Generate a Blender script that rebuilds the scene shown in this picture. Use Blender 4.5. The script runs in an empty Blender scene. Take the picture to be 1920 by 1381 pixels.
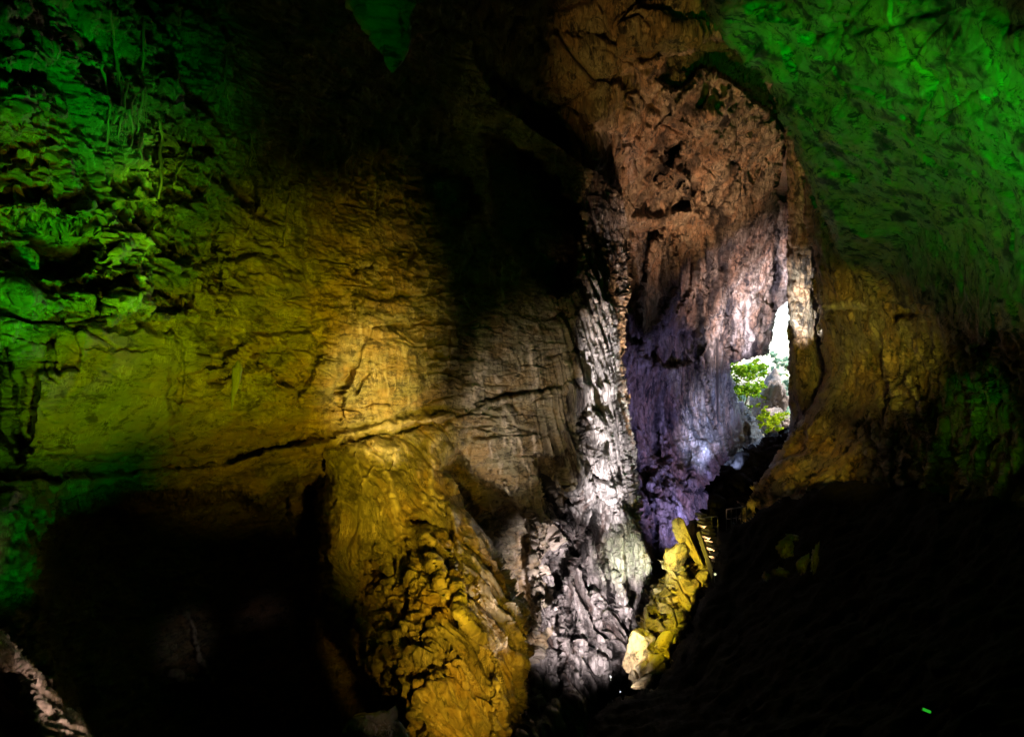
import bpy, math, random
import numpy as np
from mathutils import Vector, Matrix, Euler

S = bpy.context.scene
COL = S.collection
F0 = 1387.0            # focal length in photo pixels (photo 1920 x 1381)
CX, CY = 960.0, 690.5

# ------------------------------------------------------------------ camera
cam_d = bpy.data.cameras.new('camera')
cam_d.sensor_width = 36.0
cam_d.lens = 36.0 * F0 / 1920.0
cam_d.clip_start = 0.1
cam_d.clip_end = 3000
cam = bpy.data.objects.new('camera', cam_d)
cam.location = (0, 0, 0)
cam.rotation_euler = (math.radians(90), 0, 0)
COL.objects.link(cam)
S.camera = cam

# ------------------------------------------------------------------ sky, sun, exposure
SUN_EL, SUN_AZ = math.radians(56), math.radians(95)
w = bpy.data.worlds.new('World')
S.world = w
w.use_nodes = True
wn = w.node_tree
for n in list(wn.nodes):
    wn.nodes.remove(n)
sky = wn.nodes.new('ShaderNodeTexSky')
sky.sky_type = 'NISHITA'
sky.sun_disc = False
sky.sun_elevation = SUN_EL
sky.sun_rotation = SUN_AZ
sky.air_density = 1.0
sky.dust_density = 1.0
bg = wn.nodes.new('ShaderNodeBackground')
bg.inputs['Strength'].default_value = 0.15
wo = wn.nodes.new('ShaderNodeOutputWorld')
wn.links.new(sky.outputs[0], bg.inputs['Color'])
wn.links.new(bg.outputs[0], wo.inputs['Surface'])

sd_ = bpy.data.lights.new('sun', 'SUN')
sd_.energy = 3.0
sd_.angle = math.radians(0.5)
sd_.color = (1, 0.95, 0.86)
sun = bpy.data.objects.new('sun', sd_)
dirv = Vector((math.cos(SUN_EL) * math.sin(SUN_AZ), math.cos(SUN_EL) * math.cos(SUN_AZ), math.sin(SUN_EL)))
sun.rotation_euler = dirv.to_track_quat('Z', 'Y').to_euler()
sun.location = (40, 120, 60)
COL.objects.link(sun)

vs = S.view_settings
vs.view_transform = 'Standard'
vs.look = 'None'
vs.gamma = 1.0
vs.exposure = 2.2
vs.use_curve_mapping = False
S.cycles.max_bounces = 5
S.cycles.diffuse_bounces = 3
S.cycles.sample_clamp_indirect = 4.0
S.cycles.use_denoising = True


def at(x, y, d):
    return Vector(((x - CX) / F0 * d, d, -(y - CY) / F0 * d))


# ------------------------------------------------------------------ the cave's coloured floodlights, and added fills standing in for daylight
def spot(name, pos, tgt, rpx, color, watts, blend=0.95, size=0.25):
    """tgt = (photo x, photo y, depth) of the rock it is aimed at, rpx = radius it covers there"""
    t = at(*tgt)
    p = Vector(pos)
    d = (t - p).length
    R = rpx / F0 * tgt[2]
    l = bpy.data.lights.new(name, 'SPOT')
    l.energy = watts
    l.color = color
    l.spot_size = min(math.radians(170), 2 * math.atan(R / d))
    l.spot_blend = blend
    l.shadow_soft_size = size
    o = bpy.data.objects.new(name, l)
    o.location = p
    o.rotation_euler = (t - p).to_track_quat('-Z', 'Y').to_euler()
    COL.objects.link(o)
    return o


GREEN = (0.0, 1.0, 0.01)
LIME = (0.42, 1.0, 0.01)
OLIVE = (0.85, 1.0, 0.0)
AMBER = (1.0, 0.70, 0.0)
ORANGE = (1.0, 0.42, 0.10)
PINK = (1.0, 0.50, 0.30)
VIOLET = (0.42, 0.32, 1.0)
YELLOW = (1.0, 0.78, 0.04)
PALE = (1.0, 0.92, 0.80)
# green lamps at the foot of the left wall
spot('flood_and_fill', (-2.0, 5.0, -6.0), (130, 660, 16.5), 320, (.22, 1, 0), 560)
spot('flood_and_fill', (-1.0, 7.0, -7.0), (40, 330, 16), 320, GREEN, 1300)
spot('flood_and_fill', (-1.0, 7.0, -7.0), (290, 330, 19), 240, GREEN, 420)
spot('flood_and_fill', (-1.0, 5.0, -4.0), (0, 290, 16), 150, (1, .85, 0), 260)
spot('flood_and_fill', (-3.0, 6.0, -5.0), (220, 740, 17), 190, (.9, 1, 0), 430)
spot('flood_and_fill', (-3.5, 8.0, -6.0), (255, 490, 17), 100, LIME, 900)
spot('flood_and_fill', (-6.0, 6.0, -6.0), (20, 1020, 16), 150, GREEN, 200)
spot('flood_and_fill', (-4.5, 5.0, -3.5), (725, 40, 14), 120, GREEN, 95)
spot('flood_and_fill', (-1.0, 5.5, -5.0), (85, 1290, 10), 110, (1, .66, .55), 320)
# amber lamps for the middle of the wall and the buttress
spot('flood_and_fill', (4.0, 7.0, -6.0), (660, 680, 27), 250, AMBER, 900)
spot('flood_and_fill', (4.5, 9.0, -7.0), (735, 730, 27), 150, (1, .70, .14), 6300)
spot('flood_and_fill', (1.0, 8.0, -5.4), (885, 1270, 20), 170, (1, .58, .03), 1700)
spot('flood_and_fill', (1.2, 9.0, -6.0), (800, 1000, 24), 190, (1, .62, .02), 1600)
spot('flood_and_fill', (1.4, 13.0, -7.5), (770, 880, 27), 130, (1, .66, .04), 700)
spot('flood_and_fill', (0.0, 6.0, -5.0), (430, 640, 22), 250, OLIVE, 420)
spot('flood_and_fill', (0.0, 8.0, -6.0), (560, 480, 25), 150, (1, .75, 0), 90)
spot('flood_and_fill', (1.0, 12.0, -8.0), (980, 790, 34), 230, (1, .70, .30), 700)
# the roof on the right
spot('flood_and_fill', (2.0, 3.0, -3.0), (1740, 250, 18), 490, GREEN, 2300)
spot('flood_and_fill', (2.0, 3.0, -3.0), (1440, 90, 22), 125, GREEN, 1900)
spot('flood_and_fill', (4.0, 4.0, -3.0), (1710, 130, 14), 120, (1, .7, 0), 130)
# right-hand wall
spot('flood_and_fill', (6.0, 8.0, -2.2), (1590, 640, 38), 160, (1, .84, .08), 4600)
spot('flood_and_fill', (7.0, 8.0, -1.2), (1510, 850, 41), 100, (1, .68, .05), 4000)
spot('flood_and_fill', (7.0, 9.0, -4.5), (1730, 610, 31), 150, GREEN, 700)
# rear wall
spot('flood_and_fill', (8.6, 33.5, -9.8), (1260, 320, 50), 330, (1, .54, .26), 6200)
spot('flood_and_fill', (1.0, 14.0, -8.0), (1220, 60, 42), 220, (1, .62, .12), 3400)
spot('flood_and_fill', (8.6, 33.5, -9.8), (1350, 340, 58), 170, (1, .58, .28), 8500)
spot('flood_and_fill', (16.0, 55.0, -5.8), (1440, 570, 70), 160, (1, .86, .95), 13000)  # added fill, stands in for the bright daylight glow round the mouth
spot('flood_and_fill', (14.5, 48.0, -12.0), (1290, 880, 58), 300, (.46, .40, 1), 1600)  # added violet light in place of bluish daylight on the rear wall
spot('flood_and_fill', (17.5, 54.0, -3.6), (1150, 760, 38), 160, PALE, 1200)  # added pale fill imitating daylight raking the ridge
spot('flood_and_fill', (14.2, 43.5, -1.7), (1481, 630, 46), 54, (.97, .93, 1), 3600, size=.1)  # unmounted fill, added for the daylight glow on the pillar
spot('flood_and_fill', (4.4, 26.0, -13.5), (1134, 645, 38), 80, (1, .9, .9), 11000)  # added white fill for daylight on the ridge column
spot('flood_and_fill', (4.4, 26.0, -13.5), (1145, 860, 38), 125, (1, .9, .92), 5500)  # same added daylight fill, lower on the ridge
spot('flood_and_fill', (3.2, 25.4, -13.0), (1195, 1040, 38), 95, (.75, 1, .45), 2600)
spot('flood_and_fill', (3.2, 25.4, -13.0), (1100, 1110, 37), 190, (1, .84, .86), 3600)  # added pale fill for daylight at the ridge foot
spot('flood_and_fill', (0.5, 25.0, -8.6), (1232, 1180, 33), 85, (1, .80, .02), 2200)
spot('flood_and_fill', (0.5, 28.0, -9.3), (1280, 1060, 37), 95, (1, .78, .06), 6500)
spot('flood_and_fill', (3.0, 14.0, -8.0), (970, 110, 38), 190, (.85, 1, .10), 2600)
spot('flood_and_fill', (4.0, 12.0, -4.0), (1495, 1045, 24), 62, OLIVE, 45)
spot('flood_and_fill', (15.5, 51.0, -6.6), (1350, 820, 66), 120, (.45, .55, 1), 5500)  # added blue fill in place of hazy daylight beside the mouth
spot('flood_and_fill', (4.0, 6.0, -5.0), (580, 720, 25), 370, (1, .72, 0), 850, blend=1)
spot('flood_and_fill', (0.0, 5.0, -4.5), (330, 520, 20), 300, OLIVE, 220, blend=1)
spot('flood_and_fill', (1.6, 21.0, -9.8), (810, 940, 26), 160, (1, .80, .66), 280)  # added rim fill imitating daylight on right-facing buttress edges
spot('flood_and_fill', (1.6, 20.0, -9.8), (950, 800, 33), 150, (1, .84, .74), 900)  # added daylight rim fill for the wall beside the buttress
spot('flood_and_fill', (0.0, 7.0, -6.0), (260, 300, 18), 120, (1, .85, .4), 110, blend=1)  # added warm fill that lifts the roots out of the green
spot('flood_and_fill', (13.0, 47.0, -6.0), (1370, 480, 67), 140, (1, .70, .62), 6500)  # added fill lifting a shadow on the rear wall
spot('flood_and_fill', (1.0, 9.0, -6.2), (712, 1335, 17), 40, (1, .7, .66), 80)
spot('flood_and_fill', (7.0, 9.0, -4.0), (1760, 760, 29), 130, (.2, 1, 0), 420)
spot('flood_and_fill', (1.4, 18.0, -9.3), (710, 710, 27), 195, (1, .68, .01), 800, blend=1)
spot('flood_and_fill', (-0.5, 10.0, -7.5), (450, 600, 23), 240, (.5, .8, 0), 450, blend=1)
spot('flood_and_fill', (-3.0, 6.0, -5.0), (250, 880, 18), 150, GREEN, 140, blend=1)
spot('flood_and_fill', (-1.0, 12.0, -8.4), (385, 1235, 27), 65, (1, .85, .75), 90, blend=1)
spot('flood_and_fill', (4.4, 26.0, -13.5), (1135, 440, 40), 75, (1, .62, .36), 4500)


# ------------------------------------------------------------------ noise
rng = np.random.RandomState(7)
PERM = rng.permutation(256).astype(np.int32)
PERM2 = np.concatenate([PERM, PERM])
G3 = rng.normal(size=(256, 3)).astype(np.float32)
G3 /= np.linalg.norm(G3, axis=1, keepdims=True)
G3 *= 1.5


def perlin(x, y, z):
    x = np.asarray(x, np.float32); y = np.asarray(y, np.float32); z = np.asarray(z, np.float32)
    xf = np.floor(x); yf = np.floor(y); zf = np.floor(z)
    xi = xf.astype(np.int32) & 255; yi = yf.astype(np.int32) & 255; zi = zf.astype(np.int32) & 255
    x = x - xf; y = y - yf; z = z - zf
    u = x * x * x * (x * (x * 6 - 15) + 10)
    v = y * y * y * (y * (y * 6 - 15) + 10)
    w_ = z * z * z * (z * (z * 6 - 15) + 10)
    out = 0
    for dx in (0, 1):
        a = PERM2[(xi + dx) & 255]
        wx = u if dx else 1 - u
        for dy in (0, 1):
            b = PERM2[(a + yi + dy) & 255]
            wy = v if dy else 1 - v
            for dz in (0, 1):
                g = G3[PERM2[(b + zi + dz) & 255]]
                wz = w_ if dz else 1 - w_
                out = out + wx * wy * wz * (g[..., 0] * (x - dx) + g[..., 1] * (y - dy) + g[..., 2] * (z - dz))
    return out


def fbm(x, y, z, octs=4, gain=0.5, ridged=False):
    a, s, f, t = 1.0, 0, 1.0, 0
    for i in range(octs):
        n = perlin(x * f + 17.3 * i, y * f + 5.1 * i, z * f + 9.7 * i)
        if ridged:
            n = 1 - 2 * np.abs(n) * 1.4
        s = s + a * n
        t += a
        a *= gain
        f *= 2.03
    return s / t


def worley(x, y, z):
    xf = np.floor(x); yf = np.floor(y); zf = np.floor(z)
    xi = xf.astype(np.int32); yi = yf.astype(np.int32); zi = zf.astype(np.int32)
    x = (x - xf).astype(np.float32); y = (y - yf).astype(np.float32); z = (z - zf).astype(np.float32)
    f1 = np.full(x.shape, 9.0, np.float32); f2 = f1.copy(); idc = np.zeros(x.shape, np.int32)
    for dx in (-1, 0, 1):
        a = PERM2[(xi + dx) & 255]
        for dy in (-1, 0, 1):
            b = PERM2[(a + yi + dy) & 255]
            for dz in (-1, 0, 1):
                h = PERM2[(b + zi + dz) & 255]
                jx = dx + PERM2[h + 11] / 256.0 - x
                jy = dy + PERM2[(h + 87) & 255] / 256.0 - y
                jz = dz + PERM2[(h + 171) & 255] / 256.0 - z
                d = np.sqrt(jx * jx + jy * jy + jz * jz)
                m = d < f1
                f2 = np.where(m, f1, np.minimum(f2, d))
                f1 = np.where(m, d, f1)
                idc = np.where(m, h, idc)
    return f1, f2, idc / 255.0


def sstep(a, b, x):
    t = np.clip((x - a) / (b - a), 0, 1)
    return t * t * (3 - 2 * t)


# ------------------------------------------------------------------ shape helpers in photo coordinates
def rbf(pts, U, V):
    P = np.array(pts, float)
    xy = P[:, :2] / 700.0
    n = len(P)
    c2 = 0.03
    def phi(r2): return np.sqrt(r2 + c2)
    A = np.zeros((n + 1, n + 1))
    d = xy[:, None] - xy[None]
    A[:n, :n] = phi((d ** 2).sum(-1)) + np.eye(n) * 1e-4
    A[:n, n] = 1; A[n, :n] = 1
    sol = np.linalg.solve(A, np.append(np.log(P[:, 2]), 0))
    out = np.full(U.shape, sol[n])
    for i in range(n):
        out += sol[i] * phi((U / 700.0 - xy[i, 0]) ** 2 + (V / 700.0 - xy[i, 1]) ** 2)
    return np.exp(out)


def pdist(U, V, pts, closed=False):
    """distance to a polyline, signed side (positive = to the right of travel), parameter 0..1"""
    pts = np.array(pts, float)
    if closed:
        pts = np.vstack([pts, pts[:1]])
    seg = np.diff(pts, axis=0)
    L = np.hypot(seg[:, 0], seg[:, 1])
    cum = np.concatenate([[0], np.cumsum(L)])
    best = np.full(U.shape, 1e9); side = np.ones(U.shape); par = np.zeros(U.shape)
    for i in range(len(seg)):
        dx, dy = seg[i]
        t = np.clip(((U - pts[i, 0]) * dx + (V - pts[i, 1]) * dy) / (L[i] ** 2 + 1e-9), 0, 1)
        ex = U - pts[i, 0] - t * dx; ey = V - pts[i, 1] - t * dy
        d = np.hypot(ex, ey)
        m = d < best
        best = np.where(m, d, best)
        side = np.where(m, np.sign(dx * ey - dy * ex), side)
        par = np.where(m, (cum[i] + t * L[i]) / cum[-1], par)
    return best, side, par


def inside(U, V, pts):
    r = np.zeros(U.shape, bool)
    n = len(pts)
    for i in range(n):
        x1, y1 = pts[i]; x2, y2 = pts[(i + 1) % n]
        if y1 == y2: continue
        c = ((y1 > V) != (y2 > V)) & (U < (x2 - x1) * (V - y1) / (y2 - y1) + x1)
        r ^= c
    return r


def sdist(U, V, pts):
    d, _, _ = pdist(U, V, pts, True)
    return np.where(inside(U, V, pts), d, -d)


class Mass:
    """a body of rock: a dense mesh with its own distance, relief and curled-back edges"""
    def __init__(s, name, poly, ctrl, step, ragged=6, seed=0):
        s.name, s.poly = name, poly
        xs = [p[0] for p in poly]; ys = [p[1] for p in poly]
        m = 14
        u = np.arange(min(xs) - m, max(xs) + m, step); v = np.arange(min(ys) - m, max(ys) + m, step)
        s.step = step
        s.u0, s.v0 = u[0], v[0]
        s.U, s.V = np.meshgrid(u, v)
        U, V = s.U, s.V
        k = seed * 31.7
        s.WU = U + 7 * perlin(U / 34, V / 34, U * 0 + k) + 3.5 * perlin(U / 11, V / 11, U * 0 + k + 5)
        s.WV = V + 7 * perlin(U / 34, V / 34, U * 0 + k + 50) + 3.5 * perlin(U / 11, V / 11, U * 0 + k + 55)
        rg = ragged * (perlin(U / 23, V / 23, U * 0 + k + 80) + 0.5 * perlin(U / 7, V / 7, U * 0 + k + 90))
        s.sd = sdist(U, V, poly) + rg
        s.D = rbf(ctrl, U, V)
        s.h = np.zeros(U.shape)          # metres towards the viewer
        s.cal = np.zeros(U.shape)        # pale calcite coating
        s.stain = np.zeros(U.shape)      # dark mineral staining, and shade painted into ridge grooves
        s.k = k

    def _win(s, pts, m):
        xs = [p[0] for p in pts]; ys = [p[1] for p in pts]
        i0 = max(0, int((min(xs) - m - s.u0) / s.step)); i1 = min(s.U.shape[1], int((max(xs) + m - s.u0) / s.step) + 1)
        j0 = max(0, int((min(ys) - m - s.v0) / s.step)); j1 = min(s.U.shape[0], int((max(ys) + m - s.v0) / s.step) + 1)
        return np.s_[j0:max(j1, j0), i0:max(i1, i0)]

    def curl(s, pts, R, depth):
        W = s._win(pts, R * 1.5 + 20)
        d, _, _ = pdist(s.WU[W], s.WV[W], pts)
        q = np.clip(1 - d / R, 0, 1)
        s.h[W] -= depth * (1 - np.sqrt(np.clip(1 - q * q, 0, 1)))

    def line(s, pts, wd, h, cal=0.0, stain=0.0, taper=True):
        W = s._win(pts, wd * 3 + 16)
        d, _, t = pdist(s.WU[W], s.WV[W], pts)
        g = np.exp(-(d / wd) ** 2)
        if taper:
            g = g * np.clip(np.minimum(t, 1 - t) * 9 + 0.25, 0, 1)
        s.h[W] += h * g
        s.cal[W] += cal * g * (0.45 + 0.8 * np.clip(0.5 + perlin(s.U[W] / 6, s.V[W] / 16, s.U[W] * 0 + 3), 0, 1))
        s.stain[W] += stain * g

    def stepl(s, pts, wd, h, decay):
        """rock on the right-hand side of the line stands forward by h, fading over decay px"""
        W = s._win(pts, decay * 2.5)
        d, sg, t = pdist(s.WU[W], s.WV[W], pts)
        x = d * sg
        ends = np.clip(np.minimum(t, 1 - t) * 10, 0, 1)
        s.h[W] += h * sstep(-wd, wd, x) * np.exp(-np.clip(x, 0, None) / decay) * ends

    def patch(s, poly, h, soft=5, cal=0.0, stain=0.0, mode=None):
        W = s._win(poly, soft * 2 + 16)
        d = sdist(s.WU[W], s.WV[W], poly)
        uu, vv = s.U[W], s.V[W]
        d = d + 7 * fbm(uu / 15, vv / 11, uu * 0 + s.k + 9, 4, .6) * (1 if h < 0 else .3)
        g = sstep(-soft, soft, d)
        s.h[W] += h * g
        s.cal[W] += cal * g
        s.stain[W] += stain * g

    def bump(s, cx, cy, rx, ry, h):
        W = s._win([(cx - rx, cy - ry), (cx + rx, cy + ry)], 20)
        q = ((s.WU[W] - cx) / rx) ** 2 + ((s.WV[W] - cy) / ry) ** 2
        s.h[W] += h * np.clip(1 - q, 0, 1) ** 0.7

    def base(s):
        D = s.D - s.h
        return (s.U - CX) / F0 * D, D, -(s.V - CY) / F0 * D

    def finish(s, relief, mat, parent=None, mat2=None, mask2=None):
        X, Y, Z = s.base()
        def dd(A): return np.gradient(A)
        xv, xu = dd(X); yv, yu = dd(Y); zv, zu = dd(Z)
        # normal from a smoothed version of the surface
        nx = yu * zv - zu * yv; ny = zu * xv - xu * zv; nz = xu * yv - yu * xv
        L = np.sqrt(nx ** 2 + ny ** 2 + nz ** 2) + 1e-12
        nx, ny, nz = nx / L, ny / L, nz / L
        flip = np.sign(-(nx * X + ny * Y + nz * Z)); flip[flip == 0] = 1
        nx, ny, nz = nx * flip, ny * flip, nz * flip
        # keep displacement partly along the line of sight so the sheet never folds through itself
        Ln = np.sqrt(X * X + Y * Y + Z * Z)
        vx, vy, vz = -X / Ln, -Y / Ln, -Z / Ln
        nx, ny, nz = nx * .45 + vx * .55, ny * .45 + vy * .55, nz * .45 + vz * .55
        r = relief(s, X, Y, Z)
        X = X + nx * r; Y = Y + ny * r; Z = Z + nz * r
        keep = s.sd > 0
        H, Wd = keep.shape
        fk = keep[:-1, :-1] & keep[1:, :-1] & keep[:-1, 1:] & keep[1:, 1:]
        used = np.zeros(keep.shape, bool)
        used[:-1, :-1] |= fk; used[1:, :-1] |= fk; used[:-1, 1:] |= fk; used[1:, 1:] |= fk
        idx = np.full(keep.shape, -1, np.int64)
        n = used.sum()
        idx[used] = np.arange(n)
        co = np.stack([X[used], Y[used], Z[used]], -1).astype(np.float32)
        a = idx[:-1, :-1][fk]; b = idx[1:, :-1][fk]; c = idx[1:, 1:][fk]; d = idx[:-1, 1:][fk]
        fa = np.stack([a, b, c, d], -1).astype(np.int32)
        me = bpy.data.meshes.new(s.name)
        me.vertices.add(n); me.vertices.foreach_set('co', co.ravel())
        nf = len(fa)
        me.loops.add(nf * 4); me.loops.foreach_set('vertex_index', fa.ravel())
        me.polygons.add(nf)
        me.polygons.foreach_set('loop_start', np.arange(0, nf * 4, 4, dtype=np.int32))
        me.polygons.foreach_set('use_smooth', np.ones(nf, bool))
        me.update()
        me.validate()
        for nm, arr in (('calcite', s.cal), ('stain', s.stain)):
            at_ = me.attributes.new(nm, 'FLOAT', 'POINT')
            at_.data.foreach_set('value', np.clip(arr[used], 0, 1.5).astype(np.float32))
        me.materials.append(mat)
        if mat2:
            me.materials.append(mat2)
            me.polygons.foreach_set('material_index', mask2[:-1, :-1][fk].astype(np.int32))
        o = bpy.data.objects.new(s.name, me)
        COL.objects.link(o)
        if parent: o.parent = parent
        return o


# ------------------------------------------------------------------ materials
def rock_mat(name, base, warm, dark, pale, rot=0.0, rough=0.75, spec=0.3, scale=1.0, stretch=(1, 1, 1), bump=0.35,
             dark_amt=0.5, pale_noise=0.0, bdist=0.08, vein=0.0, vdir=(2.2, 2.2, .28), crack=0.8, cstr=(1, 1, 1)):
    m = bpy.data.materials.new(name)
    m.use_nodes = True
    nt = m.node_tree
    N, L = nt.nodes, nt.links
    bs = N['Principled BSDF']
    tc = N.new('ShaderNodeTexCoord')
    mp = N.new('ShaderNodeMapping'); mp.inputs['Rotation'].default_value[1] = rot; mp.vector_type = 'POINT'; mp.inputs['Scale'].default_value = [scale * k for k in stretch]
    L.new(tc.outputs['Object'], mp.inputs['Vector'])

    def noise(sc, det=6, rgh=0.6, dist=0.0):
        n = N.new('ShaderNodeTexNoise'); n.inputs['Scale'].default_value = sc
        n.inputs['Detail'].default_value = det; n.inputs['Roughness'].default_value = rgh
        n.inputs['Distortion'].default_value = dist
        L.new(mp.outputs[0], n.inputs['Vector'])
        return n.outputs['Fac']

    def ramp(fac, lo, hi):
        r = N.new('ShaderNodeMapRange'); r.inputs['From Min'].default_value = lo; r.inputs['From Max'].default_value = hi
        r.interpolation_type = 'SMOOTHSTEP'
        L.new(fac, r.inputs['Value']); return r.outputs[0]

    def mix(fac, a, b):
        x = N.new('ShaderNodeMix'); x.data_type = 'RGBA'
        L.new(fac, x.inputs['Factor'])
        for sock, v in ((x.inputs[6], a), (x.inputs[7], b)):
            if isinstance(v, tuple): sock.default_value = (*v, 1)
            else: L.new(v, sock)
        return x.outputs[2]

    def mul(a, k):
        x = N.new('ShaderNodeMath'); x.operation = 'MULTIPLY'; L.new(a, x.inputs[0])
        if isinstance(k, (int, float)): x.inputs[1].default_value = k
        else: L.new(k, x.inputs[1])
        return x.outputs[0]
    c = mix(ramp(noise(0.55, 5, 0.6), 0.40, 0.62), base, warm)
    c = mix(mul(ramp(noise(1.3, 8, 0.72, 0.6), 0.52, 0.60), dark_amt), c, dark)
    c = mix(mul(mul(ramp(noise(5.0, 6, 0.7), 0.56, 0.64), ramp(noise(.8, 3), .5, .62)), dark_amt), c, dark)
    # thin weathered cracks
    mc = N.new('ShaderNodeMapping'); mc.inputs['Scale'].default_value = cstr; L.new(mp.outputs[0], mc.inputs['Vector'])
    nw = N.new('ShaderNodeTexNoise'); nw.inputs['Scale'].default_value = 1.5; nw.inputs['Detail'].default_value = 7; nw.inputs['Roughness'].default_value = .7
    L.new(mp.outputs[0], nw.inputs['Vector'])
    crk = None
    for sc_, th in ((.7, .03), (2.0, .035)):
        wm = N.new('ShaderNodeVectorMath'); wm.operation = 'MULTIPLY_ADD'
        L.new(nw.outputs['Color'], wm.inputs[0]); wm.inputs[1].default_value = (1.1, 1.1, 1.1); L.new(mc.outputs[0], wm.inputs[2])
        vo = N.new('ShaderNodeTexVoronoi'); vo.feature = 'DISTANCE_TO_EDGE'; vo.inputs['Scale'].default_value = sc_
        L.new(wm.outputs[0], vo.inputs['Vector'])
        k_ = ramp(vo.outputs['Distance'], th, 0.0)
        c = mix(mul(mul(k_, ramp(noise(.9, 3), .45, .60)), crack), c, dark)
        crk = k_
    # thin pale mineral veins running down the rock
    if vein:
        mv = N.new('ShaderNodeMapping'); mv.inputs['Scale'].default_value = vdir; L.new(tc.outputs['Object'], mv.inputs['Vector'])
        for sc_, wd_ in ((.9, .022), (2.6, .035)):
            nv_ = N.new('ShaderNodeTexNoise'); nv_.inputs['Scale'].default_value = sc_; nv_.inputs['Detail'].default_value = 4; nv_.inputs['Roughness'].default_value = .62
            nv_.inputs['Distortion'].default_value = .6
            L.new(mv.outputs[0], nv_.inputs['Vector'])
            sb = N.new('ShaderNodeMath'); sb.operation = 'SUBTRACT'; L.new(nv_.outputs['Fac'], sb.inputs[0]); sb.inputs[1].default_value = .5
            ab = N.new('ShaderNodeMath'); ab.operation = 'ABSOLUTE'; L.new(sb.outputs[0], ab.inputs[0])
            c = mix(mul(mul(ramp(ab.outputs[0], wd_, 0.0), ramp(noise(.7, 4, .7), .46, .62)), vein), c, pale)
    if pale_noise:
        c = mix(mul(ramp(noise(1.7, 7, 0.7, 0.3), 0.52, 0.66), pale_noise), c, pale)
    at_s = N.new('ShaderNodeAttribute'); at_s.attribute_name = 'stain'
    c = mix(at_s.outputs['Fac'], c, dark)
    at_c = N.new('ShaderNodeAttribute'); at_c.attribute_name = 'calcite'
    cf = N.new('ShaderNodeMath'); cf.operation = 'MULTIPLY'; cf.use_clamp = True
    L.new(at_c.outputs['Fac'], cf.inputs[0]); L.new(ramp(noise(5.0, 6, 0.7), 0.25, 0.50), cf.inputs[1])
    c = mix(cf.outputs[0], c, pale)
    L.new(c, bs.inputs['Base Color'])
    bs.inputs['Roughness'].default_value = rough
    bs.inputs['Specular IOR Level'].default_value = spec
    # fine relief
    nb = N.new('ShaderNodeTexNoise'); nb.inputs['Scale'].default_value = 4.0; nb.inputs['Detail'].default_value = 9
    nb.inputs['Roughness'].default_value = 0.72
    L.new(mp.outputs[0], nb.inputs['Vector'])
    vb = N.new('ShaderNodeTexVoronoi'); vb.feature = 'DISTANCE_TO_EDGE'; vb.inputs['Scale'].default_value = 2.2
    wv = N.new('ShaderNodeVectorMath'); wv.operation = 'MULTIPLY_ADD'
    L.new(nb.outputs['Color'], wv.inputs[0]); wv.inputs[1].default_value = (.5, .5, .5); L.new(mp.outputs[0], wv.inputs[2])
    L.new(wv.outputs[0], vb.inputs['Vector'])
    ad = N.new('ShaderNodeMath'); ad.operation = 'ADD'
    L.new(nb.outputs['Fac'], ad.inputs[0]); L.new(ramp(vb.outputs['Distance'], 0.0, 0.10), ad.inputs[1])
    bp = N.new('ShaderNodeBump'); bp.inputs['Strength'].default_value = bump; bp.inputs['Distance'].default_value = bdist
    L.new(ad.outputs[0], bp.inputs['Height']); L.new(bp.outputs[0], bs.inputs['Normal'])
    return m


LIME_ROCK = dict(base=(.34, .31, .20), warm=(.42, .30, .15), dark=(.035, .03, .02), pale=(.80, .70, .58))
M_left = rock_mat('strata_limestone', **LIME_ROCK, stretch=(1, 1, 2.0), bump=0.55, dark_amt=0.75, bdist=0.16, rough=.5, spec=.5, vein=.5, cstr=(.6, .6, 1.5))
M_ridge = rock_mat('fluted_calcite_limestone', base=(.13, .11, .10), warm=(.17, .11, .09), dark=(.015, .013, .012), pale=(.84, .78, .74), stretch=(1.7, 1.7, .28), bump=.9,
                   dark_amt=1.0, bdist=.25, rough=.38, spec=.6, vein=1.0, vdir=(3.0, 3.0, .3), crack=.3)
M_butt = rock_mat('flowstone_limestone', **LIME_ROCK, stretch=(1.3, 1.3, 0.7), bump=0.6, dark_amt=0.6, bdist=0.16, rough=.42, spec=.5, vein=.8)
M_rear = rock_mat('streaked_limestone', base=(.36, .30, .25), warm=(.42, .27, .19), dark=(.035, .03, .035), pale=(.74, .68, .64),
                  scale=0.8, stretch=(1.6, 1.6, 0.33), bump=0.8, dark_amt=0.95, bdist=0.35, rough=.5, spec=.5, vein=.5, vdir=(1.6, 1.6, .2))
M_ceil = rock_mat('ceiling_limestone', base=(.36, .33, .22), warm=(.50, .34, .14), dark=(.03, .03, .02), pale=(.7, .66, .5),
                  scale=1.0, stretch=(0.45, 1.0, 2.6), rot=math.radians(-22), bump=0.6, dark_amt=1.0, bdist=.12, rough=.5, spec=.4)
M_right = rock_mat('pocked_limestone', base=(.36, .31, .21), warm=(.44, .28, .15), dark=(.03, .026, .02), pale=(.76, .70, .55),
                   stretch=(1.1, 1.1, 0.7), bump=0.8, dark_amt=0.9, bdist=.2, rough=.5, spec=.4, vein=.3)
M_dark = rock_mat('unlit_black_rock', base=(.008, .0075, .007), warm=(.009, .008, .007), dark=(.004, .004, .004), pale=(.2, .18, .15), bump=0.5, spec=.08, rough=.9)  # near-black colour puts the darkness of the unlit floor into the albedo
M_boul = rock_mat('boulder_limestone', base=(.48, .42, .26), warm=(.52, .40, .20), dark=(.05, .045, .03), pale=(.8, .75, .6),
                  scale=1.0, bump=0.6, dark_amt=0.7, bdist=.1)
M_out = rock_mat('weathered_outcrop', base=(.22, .19, .18), warm=(.28, .21, .18), dark=(.08, .07, .065), pale=(.4, .38, .36), bump=0.8)


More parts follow.
